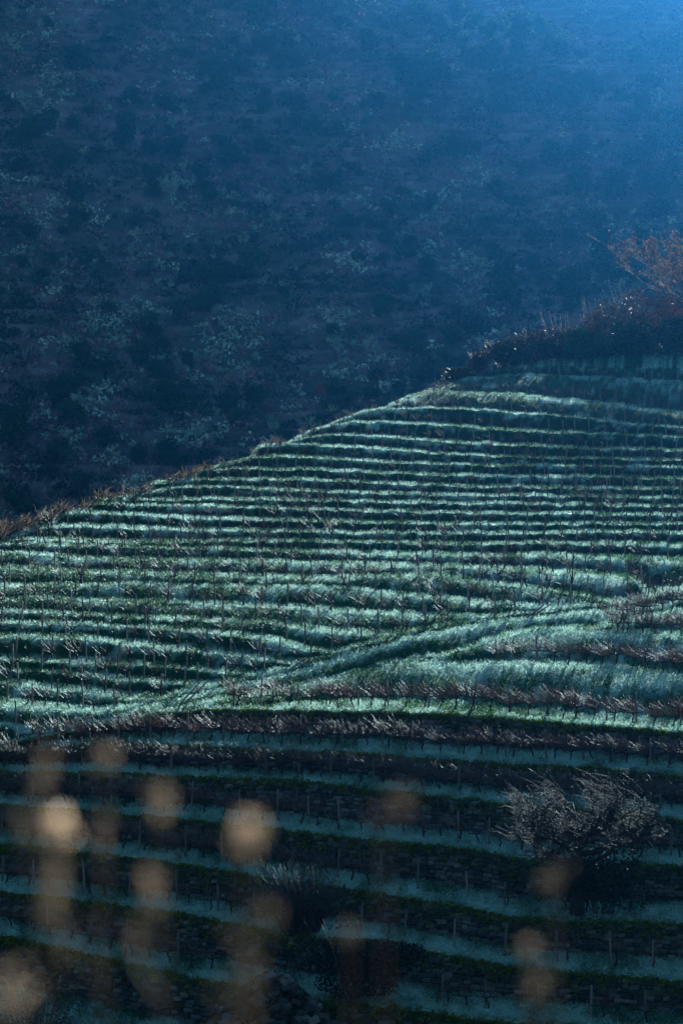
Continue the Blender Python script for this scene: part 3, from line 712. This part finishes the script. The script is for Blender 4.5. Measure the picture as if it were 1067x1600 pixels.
# the ones one can pick out in the photograph: column, row of the foot, height and width in photo pixels
NOTABLE = [(645, 142, 52, 88, 'large rim-lit evergreen tree high on the hazy slope'), (716, 32, 34, 30, 'small round tree at the head of the sunlit row near the top edge'),
 (742, 48, 32, 32, 'rounded tree below the top edge in the sunlit row'), (690, 66, 34, 32, 'round tree left of the sunlit row'), (757, 100, 30, 34, 'round tree halfway down the sunlit row'),
 (722, 88, 30, 30, 'round tree left of centre in the sunlit row'), (763, 60, 26, 28, 'round tree on the right of the sunlit row'), (764, 110, 40, 44, 'broad round tree at the lower end of the sunlit row'),
 (812, 66, 48, 50, 'large dark round tree right of the sunlit row'), (806, 96, 30, 34, 'rounded bush below the large dark tree'), (870, 92, 36, 58, 'wide dark tree in the upper right shade'),
 (738, 105, 30, 30, 'small round tree touching the lower sunlit row'), (660, 44, 36, 34, 'bushy tree lit from behind near the top edge'), (845, 62, 30, 30, 'dark bush between two round trees upper right'),
 (395, 428, 50, 56, 'big round dark evergreen in the middle of the far slope'), (345, 440, 34, 60, 'low spreading dark tree beside the big round evergreen'), (335, 482, 38, 36, 'grey-green round tree below the big evergreen'),
 (403, 46, 42, 44, 'dark rounded tree near the top left of the slope'), (196, 238, 62, 40, 'dark tapering evergreen in the upper left'), (26, 700, 66, 62, 'broad dark evergreen at the left edge above the ridge'),
 (88, 716, 36, 42, 'dark bush right of the broad evergreen'), (165, 700, 34, 40, 'dark rounded bush low on the left slope'), (215, 725, 30, 36, 'small dark bush near the foot of the left slope'), (330, 130, 40, 50, 'dim dark tree in the upper middle of the slope'),
 (1000, 268, 46, 54, 'rounded tree in the bright haze at right'), (950, 312, 46, 66, 'wide hazy tree above the hedge on the right'), (1020, 300, 42, 50, 'hazy tree close to the right edge'), (860, 262, 40, 40, 'hazy round tree in the bright light shaft'),
 (1008, 400, 50, 46, 'dark round tree just left of the orange oak'), (905, 300, 40, 46, 'hazy bush under the light shaft'), (715, 250, 36, 40, 'hazy tree below the sunlit row'), (580, 80, 36, 44, 'dim round tree left of the large rim-lit evergreen'),
 (60, 215, 44, 50, 'dark tree against the left edge high up'), (120, 110, 36, 50, 'dark tree in the top left corner'), (510, 300, 34, 46, 'hazy evergreen in the middle of the slope'), (610, 340, 30, 40, 'dim evergreen right of the slope centre')]
pts = far_point([n[0] for n in NOTABLE], [n[1] for n in NOTABLE])
for k, (nt_, p) in enumerate(zip(NOTABLE, pts)):
    pm = F / p[1]; t = empty('evergreen_tree', p, k * 1.7)
    t.scale = (nt_[3] / pm / 5.2, nt_[3] / pm / 5.2, nt_[2] / pm / 4.7 * (1.15 if k < 14 else 1.0))
    tag(t, nt_[4], 'tree', 'evergreen trees on the far slope')
    cr, tr_ = EVG[k % 6]; link('crown', cr, t); link('trunk', tr_, t)
def slope_words(px_, py_):
    v = 'top' if py_ < 220 else ('upper' if py_ < 420 else ('middle' if py_ < 620 else 'bottom'))
    return v
def scatter_far(n, f):
    out = []
    while len(out) < n:
        x = rng.uniform(-20, 1087); y = rng.uniform(10, 860); s_ = np.interp(x, [p[0] for p in SIL], [p[1] for p in SIL])
        if y > s_ + 4 or rng.random() > f(x, y): continue
        out.append((x, y))
    return out
spots = scatter_far(264, lambda x, y: 0.25 + 0.75 * (fbm(np.array(x / 90), np.array(y / 90), 61.0, 2) > 0.5))
pts = far_point([s[0] for s in spots], [s[1] for s in spots]); order = sorted(range(len(spots)), key=lambda k: spots[k][0]); cnt = {}
for k in order:
    w_ = slope_words(*spots[k]); cnt[w_] = cnt.get(w_, 0) + 1
    o = link('evergreen_bush', EVG[k % 6][0], None, pts[k]); sc_ = rng.uniform(0.3, 0.95); o.scale = (sc_ * rng.uniform(0.9, 1.4), sc_ * 1.1, sc_); o.rotation_euler = (0, 0, rng.uniform(0, 6))
    tag(o, f'{ordinal(cnt[w_])} small dark green bush from the left on the {w_} quarter of the far slope', 'bush', 'evergreen bushes on the far slope')
big = [(405, 326, 50), (268, 318, 66), (215, 372, 28), (533, 560, 52), (430, 682, 52), (480, 676, 44), (300, 300, 46), (30, 260, 34), (165, 240, 34), (535, 540, 40), (310, 690, 34), (350, 610, 30), (275, 160, 30), (105, 130, 30), (740, 420, 40), (655, 470, 40),
       (985, 405, 34), (590, 560, 34), (270, 455, 30), (620, 505, 34), (455, 275, 24), (240, 620, 30), (75, 560, 26), (150, 480, 26), (120, 640, 40), (200, 690, 40), (100, 690, 30)]
spots = [(a, b, h) for a, b, h in big] + [(x, y, rng.uniform(13, 34)) for x, y in scatter_far(250, lambda x, y: (0.15 + 0.85 * (fbm(np.array(x / 70), np.array(y / 60), 62.0, 2) > 0.5)) * (1.0 if x < 640 else (0.35 if y < 330 else 0.75)))]
pts = far_point([s[0] for s in spots], [s[1] for s in spots]); cnt = {}
for k in sorted(range(len(spots)), key=lambda k: spots[k][0]):
    w_ = slope_words(*spots[k][:2]); cnt[w_] = cnt.get(w_, 0) + 1
    o = link('leafless_tree', PALE[k % 7], None, pts[k]); sc_ = spots[k][2] / (F / pts[k][1]) / 4.4; o.scale = (sc_ * rng.uniform(0.9, 1.25), sc_, sc_); o.rotation_euler = (0, 0, rng.uniform(0, 6))
    tag(o, f'{ordinal(cnt[w_])} pale leafless tree from the left on the {w_} quarter of the far slope', 'tree', 'pale leafless trees on the far slope')
# rust-leaved sapling
p = far_point([507], [632])[0]; r = random.Random(5); b = MB()
branch_tree(b, r, np.array([0., 0, -0.2]), np.array([0.05, 0, 1.]), 2.2, 0.09, 3, (0.06, 0.04, 0.03), 0.5, 0.3, 0.14, 4, 0.03)
t = empty('rust_leaved_sapling', p); tag(t, 'small tree with rust-red leaves alone on the far slope', 'tree'); link('trunk', b.mesh('trunk', M['bark']), t)
g = np.random.default_rng(4); ap = np.concatenate(b.v); ap = ap[ap[:, 2] > 1.3]; ap = ap[g.integers(0, len(ap), 260)] + g.normal(0, 0.22, (260, 3))
v, f, c = leaf_cards(ap, 0.26, np.array([0.36, 0.075, 0.03]) * g.uniform(.5, 1.4, (260, 1)), 0, g); link('leaves', mesh_np('leaves', v, f, M['far_leaf'], c), t)
# terrace wall remains
spots = [(110, 276, 60), (200, 282, 60), (160, 292, 40), (40, 400, 40), (205, 398, 44), (280, 405, 60), (240, 368, 50), (160, 365, 40), (220, 523, 66), (300, 552, 44), (330, 568, 40), (160, 463, 30), (295, 605, 26), (330, 620, 26), (345, 670, 30), (455, 654, 16),
         (640, 150, 60), (700, 160, 40), (720, 175, 50), (770, 176, 40), (735, 205, 50), (760, 192, 40), (680, 148, 30), (610, 320, 50), (600, 335, 40), (900, 320, 50), (880, 342, 44), (800, 318, 36), (570, 128, 30), (590, 140, 44), (860, 360, 40), (620, 208, 40), (760, 250, 44), (520, 330, 40), (470, 350, 50), (400, 345, 40), (250, 515, 30), (60, 520, 30), (100, 590, 40), (180, 640, 40), (490, 130, 40), (540, 200, 40), (800, 230, 40), (830, 500, 30)]
pts = far_point([s[0] for s in spots], [s[1] for s in spots])
for k, (s, p) in enumerate(zip(spots, pts)):
    Lm = s[2] / (F / p[1]); r = random.Random(k); b = MB(); n = max(5, int(Lm / 0.55)); 
    for j in range(n):
        if r.random() < 0.3: continue
        x = (j / n - 0.5) * Lm; ch = r.uniform(0.35, 0.75)
        zz = far_h(p[0] + x, p[1]) - p[2]; zz = float(np.clip(zz, -1.0, 1.0)) * 0.25
        for lay in range(2):
            v, f, c = ST[r.randrange(12)]; g0 = r.uniform(0.06, 0.24)
            b.add(v * np.array([0.62, 0.5, ch * 0.55]) + np.array([x + r.uniform(-.05, .05), r.uniform(-.1, .1), zz + 0.25 + lay * ch * 0.5]), f, (g0, g0 * 0.95, g0 * 0.88))
    o = link('ruined_wall', b.mesh('ruined_wall', M['stone']), None, p)
    side = 'left' if s[0] < 360 else ('centre' if s[0] < 700 else 'right')
    tag(o, f'{ordinal(k + 1)} low pale run of old terrace wall on the far slope, {slope_words(*s[:2])} {side}', 'wall', 'ruined terrace walls on the far slope', 'thing')
# undergrowth nobody could count
def scrub():
    n = 16000; x = rng.uniform(-160, 1230, n); y = rng.uniform(-110, 900, n); p = far_point(x, y)
    m = 15; sz = rng.uniform(0.5, 1.0, n) ** 2 * 2.3 * (0.5 + 1.0 * fbm(x / 60, y / 60, 71.0, 2)); off = rng.normal(size=(n, m, 3)); off /= np.linalg.norm(off, axis=-1, keepdims=True); off[..., 2] = np.abs(off[..., 2]) * 0.95
    ctr = (p[:, None] + off * sz[:, None, None] * rng.uniform(0.45, 1.0, (n, m, 1))).reshape(-1, 3)
    kind = fbm(x / 75, y / 45, 72.0, 3) + rng.normal(0, 0.065, n); pal = np.array([[0.014, 0.034, 0.024], [0.07, 0.10, 0.07], [0.23, 0.145, 0.165], [0.42, 0.48, 0.38]])
    pi = np.digitize(kind, [0.45, 0.53, 0.66]); cc = pal[pi] * rng.uniform(0.5, 1.4, (n, 1)); cc = np.repeat(cc, m, axis=0) * rng.uniform(0.7, 1.3, (n * m, 1))
    v, f, c = leaf_cards(ctr, np.repeat(0.35 + 0.28 * sz, m), cc)
    # upright bare shoots standing out of the bushes
    k = 20000; x = rng.uniform(-160, 1230, k); y = rng.uniform(-110, 900, k); keep = fbm(x / 60, y / 42, 73.0, 3) > 0.5 + 0.05 * rng.normal(size=k); x, y = x[keep], y[keep]; k = len(x); p = far_point(x, y)
    h = rng.uniform(0.4, 1.7, k)[:, None]; d = np.stack([rng.normal(0, .55, k), rng.normal(0, .4, k), np.ones(k)], -1); sd = np.stack([rng.uniform(.03, .07, k), np.zeros(k), np.zeros(k)], -1)
    v2 = np.stack([p - sd, p + sd, p + d * h], 1).reshape(-1, 3); f2 = np.arange(k * 3).reshape(-1, 3)
    c2 = np.array([0.42, 0.50, 0.40]) * rng.uniform(0.2, 1.3, (k, 1)); c2[rng.random(k) < 0.4] *= np.array([0.8, 0.5, 0.75])
    return mesh_np('far_scrub', np.concatenate([v, v2]), np.concatenate([f, f2 + len(v)]), M['far_leaf'], np.concatenate([c, np.repeat(c2, 3, axis=0)]))
tag(link('far_scrub', scrub()), 'dense low scrub covering the far slope', 'scrub', kind='stuff')

# ------------------------------------------------------------------ ridge weeds, hedge and oak at the top of the vineyard
def crest(px_, back=0.0):
    """point on the hill's crest at a photo column, a little behind it"""
    s_ = np.interp(px_, PX, S); d = DY(s_); d2 = d + back
    kn = np.clip((px_ - 720) / 330, 0, 1); z = (HY - s_) / F * d
    z = z + np.interp(back, [0, 4, 9, 16], [0, 0.1, -0.6, -2.5]) + np.interp(back, [0, 4, 9, 16], [0, 1.6, 3.6, 5.0]) * kn
    return np.stack([(px_ - CX) / F * d2, d2 + 0 * px_, z], -1)
def weeds():
    dens = [(-60, 1.0), (0, 1.0), (55, 0.9), (80, 0.35), (110, 0.8), (200, 0.9), (240, 0.6), (265, 0.7), (330, 0.4), (350, 0.08), (400, 0.05), (406, 0.5), (420, 0.5), (470, 0.3), (490, 0.06), (540, 0.1), (550, 0.35), (565, 0.1), (660, 0.03), (680, 0.3), (730, 0.6), (760, 0.3), (1100, 0.1)]
    xs_ = np.arange(-60, 1100, 0.5); w = np.interp(xs_, [d[0] for d in dens], [d[1] for d in dens]) * np.clip((fbm(xs_ / 14, xs_ * 0, 83.0, 3) - 0.36) * 4, 0.04, 1); n = 1500
    x = rng.choice(xs_, n, p=w / w.sum()) + rng.uniform(-.3, .3, n); bk = np.abs(rng.normal(0, 1.6, n)) + 0.15
    base = crest(x, bk); hgt = np.interp(x, [0, 60, 110, 240, 330, 360, 405, 430, 480, 700], [1.7, 1.5, 0.9, 1.2, 1.0, 0.5, 1.3, 1.0, 0.8, 0.9]) * rng.uniform(0.1, 1.0, n) ** 1.2 * (0.4 + 1.1 * fbm(x / 9, x * 0, 81.0, 2))
    d = np.stack([rng.normal(0.1, 0.7, n), rng.normal(0, 0.5, n), np.ones(n)], -1); d /= np.linalg.norm(d, axis=1, keepdims=True)
    side = np.stack([np.cos(a := rng.uniform(0, 3.14, n)), np.sin(a), np.zeros(n)], -1) * rng.uniform(0.012, 0.022, (n, 1))
    mid = base + d * hgt[:, None] * .6; tip = base + d * hgt[:, None] + np.stack([rng.normal(.1, .12, n), rng.normal(0, .1, n), -0.05 * hgt], -1)
    v = np.stack([base - side, base + side, mid + side * .8, tip], 1).reshape(-1, 3); i4 = np.arange(n)[:, None] * 4; f = np.concatenate([i4 + [0, 1, 2], i4 + [0, 2, 3]])
    cc = np.array([0.055, 0.034, 0.031]) * rng.uniform(0.4, 1.5, (n, 1)) + np.array([0.06, 0.05, 0.02]) * rng.random((n, 1))
    lf = n * 3; k = rng.integers(0, n, lf); lc = base[k] + d[k] * (hgt[k] * rng.uniform(.25, 1, lf))[:, None] + rng.normal(0, .06, (lf, 3))
    v2, f2, c2 = leaf_cards(lc, 0.12, np.array([0.052, 0.031, 0.027]) * rng.uniform(.4, 1.6, (lf, 1)))
    return mesh_np('dry_weeds', np.concatenate([v, v2]), np.concatenate([f, f2 + len(v)]), M['dry'], np.concatenate([np.repeat(cc, 4, axis=0), c2]))
tag(link('dry_weeds', weeds()), 'reddish brown dry weeds and brambles along the ridge line', 'weeds', kind='stuff')

def bush(name, px_, base_py, wpx, hpx, back, c, n, leaf, label, cat='bush', stems=60, stem_c=(0.10, 0.06, 0.05), tips=0.0, grp=None):
    p = crest(np.array(float(px_)), back); pm = F / p[1]; w, h = wpx / pm, hpx / pm * 1.03; r = random.Random(int(px_ * 3 + hpx))
    p[2] = (HY - base_py) / F * p[1] if base_py else p[2]
    pts, g = lump_points(r, n, 11, w / 2, h * 0.45, h * 0.5); pts[:, 2] = np.abs(pts[:, 2])
    t = empty(name, p); tag(t, label, cat, grp)
    cc = np.array(c) * g.uniform(0.45, 1.5, (n, 1)) + np.array([0.02, 0.012, 0]) * g.random((n, 1))
    v, f, k = leaf_cards(pts, leaf, cc, 0, g); link('foliage', mesh_np('foliage', v, f, M['leaf'], k), t)
    b = MB()
    for j in range(stems):
        a = r.uniform(0, 6.28); q = r.random() ** .5; e = np.array([math.cos(a) * w * .5 * q, math.sin(a) * w * .5 * q, h * r.uniform(0.7, 1.0 + tips)])
        b.tube([(e[0] * .2, e[1] * .2, -.2), e * np.array([.7, .7, .6]), e + np.array([r.gauss(0, .15), 0, 0])], [0.03, 0.02, 0.012], np.array(stem_c) * r.uniform(.6, 1.5), 3)
    link('stems', b.mesh('stems', M['cane']), t)
    return t
GREEN, BRAM, OLIVE, RUST = (0.030, 0.070, 0.014), (0.060, 0.032, 0.026), (0.055, 0.050, 0.020), (0.28, 0.075, 0.022)
HG = 'hedge bushes at the top of the vineyard'
bush('olive_bush', 715, 598, 52, 22, 3.5, OLIVE, 900, 0.34, 'small olive-brown bush at the left tip of the hedge', grp=HG)
bush('bramble', 748, 588, 40, 36, 4, BRAM, 900, 0.3, 'brown bramble beside the small olive bush', stems=50, tips=.15, grp=HG)
bush('olive_bush', 792, 580, 84, 50, 5, (0.05, 0.05, 0.028), 2200, 0.38, 'rounded olive bush in the lower left hedge', grp=HG)
bush('bramble', 838, 578, 70, 62, 7, BRAM, 2000, 0.34, 'brown bramble rising behind the rounded olive bush', stems=60, tips=.1, grp=HG)
bush('bramble', 885, 578, 84, 82, 8, BRAM, 2200, 0.34, 'tall brown bramble in the middle of the hedge', stems=60, tips=.1, grp=HG)
bush('bramble', 940, 578, 90, 100, 9, (0.095, 0.055, 0.045), 2400, 0.34, 'reddish bramble behind the dark green bush', stems=60, tips=.15, grp=HG)
bush('bramble', 1000, 578, 96, 116, 10, (0.10, 0.05, 0.038), 2600, 0.34, 'tall reddish bramble below the orange oak', stems=60, tips=.15, grp=HG)
bush('evergreen_bush', 925, 581, 96, 66, 3.0, GREEN, 3400, 0.38, 'glossy dark green bush in front of the brambles', grp=HG)
bush('evergreen_bush', 1000, 582, 110, 78, 3.0, (0.022, 0.045, 0.018), 3600, 0.38, 'largest dark green bush on the right of the hedge', grp=HG)
bush('evergreen_bush', 1068, 584, 90, 84, 3.0, (0.018, 0.036, 0.016), 3000, 0.38, 'very dark bush cut by the right edge', grp=HG)
bush('rust_bush', 1052, 545, 66, 96, 9, RUST, 1300, 0.34, 'rust-orange leafed bush above the dark hedge', stems=60, grp=HG)
bush('bramble', 1120, 578, 110, 130, 9, BRAM, 2000, 0.34, 'bramble just past the right edge', stems=100, grp=HG)

def oak(px_, foot_py, top_py, back, label):
    p = crest(np.array(float(px_)), back); p[2] = (HY - foot_py) / F * p[1]; h = (foot_py - top_py) / F * p[1]; r = random.Random(11); b = MB()
    for k in range(3): branch_tree(b, r, np.array([0.1 * k, 0, -0.3]), np.array([-0.25 + 0.18 * k, 0, 1.]), h * 0.42, 0.17, 5, (0.07, 0.05, 0.04), 0.55, 0.15, 0.2, 5, 0.018)
    t = empty('oak_tree', p); tag(t, label, 'tree'); link('branches', b.mesh('branches', M['bark']), t)
    g = np.random.default_rng(8); ap = np.concatenate(b.v); ap = ap[ap[:, 2] > h * .35]; n = 3000; ap = ap[g.integers(0, len(ap), n)] + g.normal(0, 0.16, (n, 3))
    v, f, c = leaf_cards(ap, 0.24, np.array([0.20, 0.088, 0.034]) * g.uniform(.4, 1.4, (n, 1)), 0, g); link('leaves', mesh_np('leaves', v, f, M['dry'], c), t)
oak(1085, 540, 300, 14, 'thin oak with sparse orange-brown leaves at the right edge')

# ------------------------------------------------------------------ lower terraces: bare tree, thickets, stone heap
def ground(px_, py_):
    d = float(DY(py_)); return np.array([(px_ - CX) / F * d, d, (HY - py_) / F * d])
p = ground(902, 1436); p[1] += 0.5; r = random.Random(21); b = MB(); w = MB(); bc = (0.045, 0.038, 0.035)
trunk = [np.array([0, 0, -0.2]), np.array([0.04, 0, 0.7]), np.array([-0.02, 0.05, 1.5]), np.array([0.0, 0, 2.2])]
b.tube(trunk, [0.26, 0.21, 0.19, 0.18], bc, 7)
for k in range(11):
    a = k / 11 * 6.28 + r.uniform(-.3, .3); st = trunk[2] + (trunk[3] - trunk[2]) * r.random()
    d = np.array([math.cos(a) * r.uniform(.7, 1.3), math.sin(a) * .8, r.uniform(-.05, .8)])
    branch_tree(b, r, st, d, r.uniform(1.2, 1.75), 0.085, 4, bc, 0.6, 0.12, 0.26, 5, 0.008)
ap = np.concatenate(b.v); ap = ap[(ap[:, 2] > 1.7)]
for k in range(3600):
    st = ap[r.randrange(len(ap))]; L_ = r.uniform(0.12, 0.45) if k % 16 else r.uniform(0.6, 1.1); d = np.array([r.gauss(-0.12, 0.75) - (0 if k % 16 else 0.5), r.gauss(0, .5), r.uniform(-.3, .9)]); d /= np.linalg.norm(d)
    w.tube([st, st + d * L_ * .5 + np.array([0, 0, .04]), st + d * L_], [0.007, 0.006, 0.004], np.array([0.019, 0.0115, 0.011]) * (r.uniform(.4, 1.5) if k % 16 else 2.6), 3)  # long whips tinted paler to paint in sunlit highlights
t = empty('bare_fruit_tree', p, 0.0, 1.25); tag(t, 'bare round-crowned fruit tree with dense twigs on the lower right terraces', 'tree')
link('trunk', b.mesh('trunk', M['bark']), t); link('twigs', w.mesh('twigs', M['bark']), t)

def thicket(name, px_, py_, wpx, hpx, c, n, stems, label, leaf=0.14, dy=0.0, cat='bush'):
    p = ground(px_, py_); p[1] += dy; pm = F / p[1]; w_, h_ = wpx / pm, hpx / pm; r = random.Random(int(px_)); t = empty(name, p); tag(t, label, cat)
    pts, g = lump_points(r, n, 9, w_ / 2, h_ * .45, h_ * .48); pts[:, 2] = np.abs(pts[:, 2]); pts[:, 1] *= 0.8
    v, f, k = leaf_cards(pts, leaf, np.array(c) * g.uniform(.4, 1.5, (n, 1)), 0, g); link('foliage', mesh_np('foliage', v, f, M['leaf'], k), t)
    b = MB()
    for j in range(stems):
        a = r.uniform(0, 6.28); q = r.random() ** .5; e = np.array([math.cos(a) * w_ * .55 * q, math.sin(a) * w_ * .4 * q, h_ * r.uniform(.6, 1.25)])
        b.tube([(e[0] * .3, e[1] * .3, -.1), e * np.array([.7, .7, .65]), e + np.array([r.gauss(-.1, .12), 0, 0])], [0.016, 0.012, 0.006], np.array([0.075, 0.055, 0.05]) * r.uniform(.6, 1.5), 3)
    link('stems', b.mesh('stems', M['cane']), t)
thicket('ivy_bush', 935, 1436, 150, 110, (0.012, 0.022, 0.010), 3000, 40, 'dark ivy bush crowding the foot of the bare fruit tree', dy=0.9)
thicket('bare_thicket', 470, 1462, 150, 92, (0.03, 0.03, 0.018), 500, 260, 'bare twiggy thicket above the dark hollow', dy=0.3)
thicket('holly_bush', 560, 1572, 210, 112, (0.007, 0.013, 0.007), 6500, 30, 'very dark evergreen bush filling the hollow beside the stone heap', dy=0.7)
thicket('garden_shrub', 60, 1640, 210, 110, (0.028, 0.040, 0.022), 2600, 60, 'leafy dark shrub in the bottom left corner', leaf=0.1, dy=-1.0)
thicket('garden_shrub', 250, 1690, 170, 70, (0.028, 0.034, 0.018), 1600, 50, 'low shrub at the bottom edge beside the frosted path', leaf=0.1, dy=-1.5)
thicket('tussock', 1050, 915, 26, 22, (0.05, 0.11, 0.05), 260, 10, 'round green tussock on the frosted bank at right', leaf=0.13, cat='plant')
thicket('tussock', 679, 938, 18, 16, (0.035, 0.07, 0.03), 160, 8, 'small dark green tussock on a frosted lip near the centre', leaf=0.11, cat='plant')
# heap of field stones in front of the hollow
p = ground(425, 1615); p[1] += 0.3; pm = F / p[1]; t = empty('stone_heap', p); tag(t, 'mossy heap of field stones at the bottom beside the dark hollow', 'stone heap'); r = random.Random(3)
for k in range(190):
    a = r.uniform(0, 6.28); q = r.random() ** .5; hh = (1 - q ** 1.6) * 2.15; so = bpy.data.objects.new('stone', STONES[r.randrange(12)]); col.objects.link(so); so.parent = t
    so.location = (math.cos(a) * q * 2.3, math.sin(a) * q * 1.5, hh - 0.1); so.rotation_euler = (r.uniform(-.5, .5), r.uniform(-.5, .5), r.uniform(0, 3)); k_ = r.uniform(.7, 1.2); so.scale = (.5 * k_, .42 * k_, .26 * k_)
n = 1500; g = np.random.default_rng(9); a = g.uniform(0, 6.28, n); q = g.random(n) ** .5; ctr = np.stack([np.cos(a) * q * 2.35, np.sin(a) * q * 1.55, (1 - q ** 1.6) * 2.15 + .06], -1)
v, f, c = leaf_cards(ctr, 0.17, np.array([0.03, 0.042, 0.016]) * g.uniform(.5, 1.4, (n, 1)), 0, g); so = link('moss', mesh_np('moss', v, f, M['moss'], c), t); so['kind'] = 'stuff'

# leaning pairs of rails at the ends of two rows, and a lone sapling
def rails(px_, py_, ang, label):
    p = ground(px_, py_); p[1] -= 0.1; t = empty('leaning_rails', p); tag(t, label, 'rails', 'rails leaning at row ends')
    for k in range(2):
        b = MB(); x0 = k * 0.22; b.tube([(x0, 0, 0.02), (x0 + 0.95 + .1 * k, 0.5, ang)], [0.04, 0.035], (0.16, 0.14, 0.13), 5); link('rail', b.mesh('rail', M['wood']), t)
rails(284, 1098, 1.05, 'two weathered rails leaning at the lower end of the ramp')
rails(446, 1053, 0.75, 'two weathered rails leaning beside the ramp further up')
rails(822, 966, 0.7, 'two weathered rails leaning on the frosted bank in the centre right')
p = ground(892, 925); r = random.Random(77); b = MB(); branch_tree(b, r, np.array([0, 0, -.1]), np.array([-.03, 0, 1.]), 1.5, 0.07, 2, (0.04, 0.035, 0.033), 0.6, 0.25, 0.07, 4, 0.012)
tag(link('bare_sapling', b.mesh('bare_sapling', M['bark']), None, p), 'lone bare sapling taller than the stakes on the right terraces', 'sapling')

# ------------------------------------------------------------------ dry weeds close to the camera
DRYLEAF = tint_mat('dry_leaf', 0.6, 0.3, 0.55)
FG = [  # foot column, distance, words, leaves (px, py, length and width in photo pixels, lean)
 (60, 2.0, 'tall dried stalk nearest the left edge, out of focus', [(72, 1215, 110, 16, 0.15), (95, 1290, 46, 34, 0.0), (60, 1330, 170, 22, -0.35), (88, 1395, 120, 18, 0.1), (100, 1470, 150, 14, 0.05), (35, 1285, 60, 20, -0.3)]),
 (165, 2.3, 'blurred dry weed with one high leaf left of the path', [(166, 1184, 36, 26, 0.0), (160, 1300, 70, 16, 0.1), (150, 1480, 110, 14, 0.0)]),
 (255, 2.1, 'blurred dry weed between the left stalks and the centre', [(256, 1248, 44, 28, 0.2), (235, 1392, 60, 20, 0.0), (215, 1460, 90, 12, 0.1)]),
 (385, 1.8, 'blurred dry weed left of centre', [(386, 1306, 52, 30, 0.25), (413, 1432, 36, 24, 0.0), (380, 1520, 190, 34, -0.15), (350, 1580, 120, 30, 0.1)]),
 (548, 2.4, 'pale blurred leaf in the bottom centre', [(548, 1458, 30, 22, 0.5)]),
 (600, 2.1, 'faint blurred weed leaf over the vine rows in the centre', [(600, 1256, 26, 60, 0.0)]),
 (832, 2.2, 'blurred dry weed in the lower right', [(829, 1490, 40, 22, 0.0), (842, 1538, 36, 34, 0.4)]),
 (866, 2.5, 'single blurred dry leaf before the bare fruit tree', [(866, 1370, 38, 26, 0.5)]),
 (5, 1.9, 'blurred weed in the bottom left corner', [(5, 1535, 80, 40, 0.0), (22, 1575, 60, 30, 0.3)]),
]
for k, (fx_, d, words, lv) in enumerate(FG):
    r = random.Random(k); foot = np.array([(fx_ - CX) / F * d * 1.05, d + 0.05, -1.72]); t = empty('dry_weed', foot); tag(t, words, 'weed', 'dry weeds in front of the camera')
    topp = min(lv, key=lambda q: q[1]); tp = P(topp[0], topp[1], d) - foot; b = MB()
    mid = tp * np.array([0.4, 0.5, 0.55]); b.tube([np.zeros(3), mid, tp], [0.0009, 0.0008, 0.0006], (0.34, 0.25, 0.18), 4); link('stem', b.mesh('stem', DRYLEAF), t)
    for j, (x, y, s, wp, tw) in enumerate(lv):
        q = P(x, y, d + r.uniform(-.04, .04)) - foot; sz = s / F * d; hw = wp / F * d; lb = MB()
        g0 = r.uniform(.7, 1.2) * (1.8 if (x, y) in ((95, 1290), (386, 1306)) else 1.0); nb = 7 if (x, y) in ((600, 1256), (160, 1300), (150, 1480), (215, 1460), (100, 1470), (842, 1538), (350, 1580), (35, 1285)) else 24
        for i_ in range(nb):
            u = r.uniform(-.5, .5); off = np.array([u * sz * tw + r.gauss(0, hw * .26) - 0.3 * sz * tw * math.cos(u * 3.1), r.gauss(0, hw * .4), u * sz * .8 + r.gauss(0, hw * .12)])
            a_ = np.array([r.gauss(0, 1), r.gauss(0, .5), r.gauss(0, 1)]); a_ /= np.linalg.norm(a_); e_ = np.cross(a_, [0, 1, 0.2]); e_ /= np.linalg.norm(e_)
            l_ = r.uniform(.8, 1.5) * 0.0042; w2 = l_ * .42
            lb.add(np.array([off + q - a_ * l_, off + q + e_ * w2, off + q + a_ * l_, off + q - e_ * w2, off + q + np.array([0, w2 * .6, 0])]), [(0, 1, 4), (1, 2, 4), (2, 3, 4), (3, 0, 4), (0, 2, 1), (0, 3, 2)], np.array([0.66, 0.52, 0.41]) * g0 * r.uniform(.6, 1.3))
        if j: st = mid + (tp - mid) * float(np.clip((q[2] - mid[2]) / max(1e-3, tp[2] - mid[2]), -.5, 1)) * .9; lb.tube([st, q - np.array([0, 0, sz * .5])], [0.001, 0.0008], (0.2, 0.13, 0.08), 3)
        link('seed_head', lb.mesh('seed_head', DRYLEAF), t)['kind'] = 'stuff'

# ------------------------------------------------------------------ haze filling the valley
hz = bpy.data.materials.new('haze'); hz.use_nodes = True; nt = hz.node_tree; nt.nodes.clear()
out = nt.nodes.new('ShaderNodeOutputMaterial'); pv = nt.nodes.new('ShaderNodeVolumePrincipled')
pv.inputs['Color'].default_value = (0.0105, 0.037, 0.094, 1); pv.inputs['Density'].default_value = HAZE; pv.inputs['Anisotropy'].default_value = 0.84
nt.links.new(pv.outputs[0], out.inputs['Volume'])
x0, x1, y0, y1, z0, z1 = -350, 500, -195, 800, -40, 225
bv = [(x, y, z) for x in (x0, x1) for y in (y0, y1) for z in (z0, z1)]
bf = [(0, 1, 3, 2), (4, 6, 7, 5), (0, 4, 5, 1), (2, 3, 7, 6), (0, 2, 6, 4), (1, 5, 7, 3)]
tag(link('haze', mesh_np('haze', bv, bf, hz)), 'thin blue morning haze filling the valley', 'haze', kind='stuff')
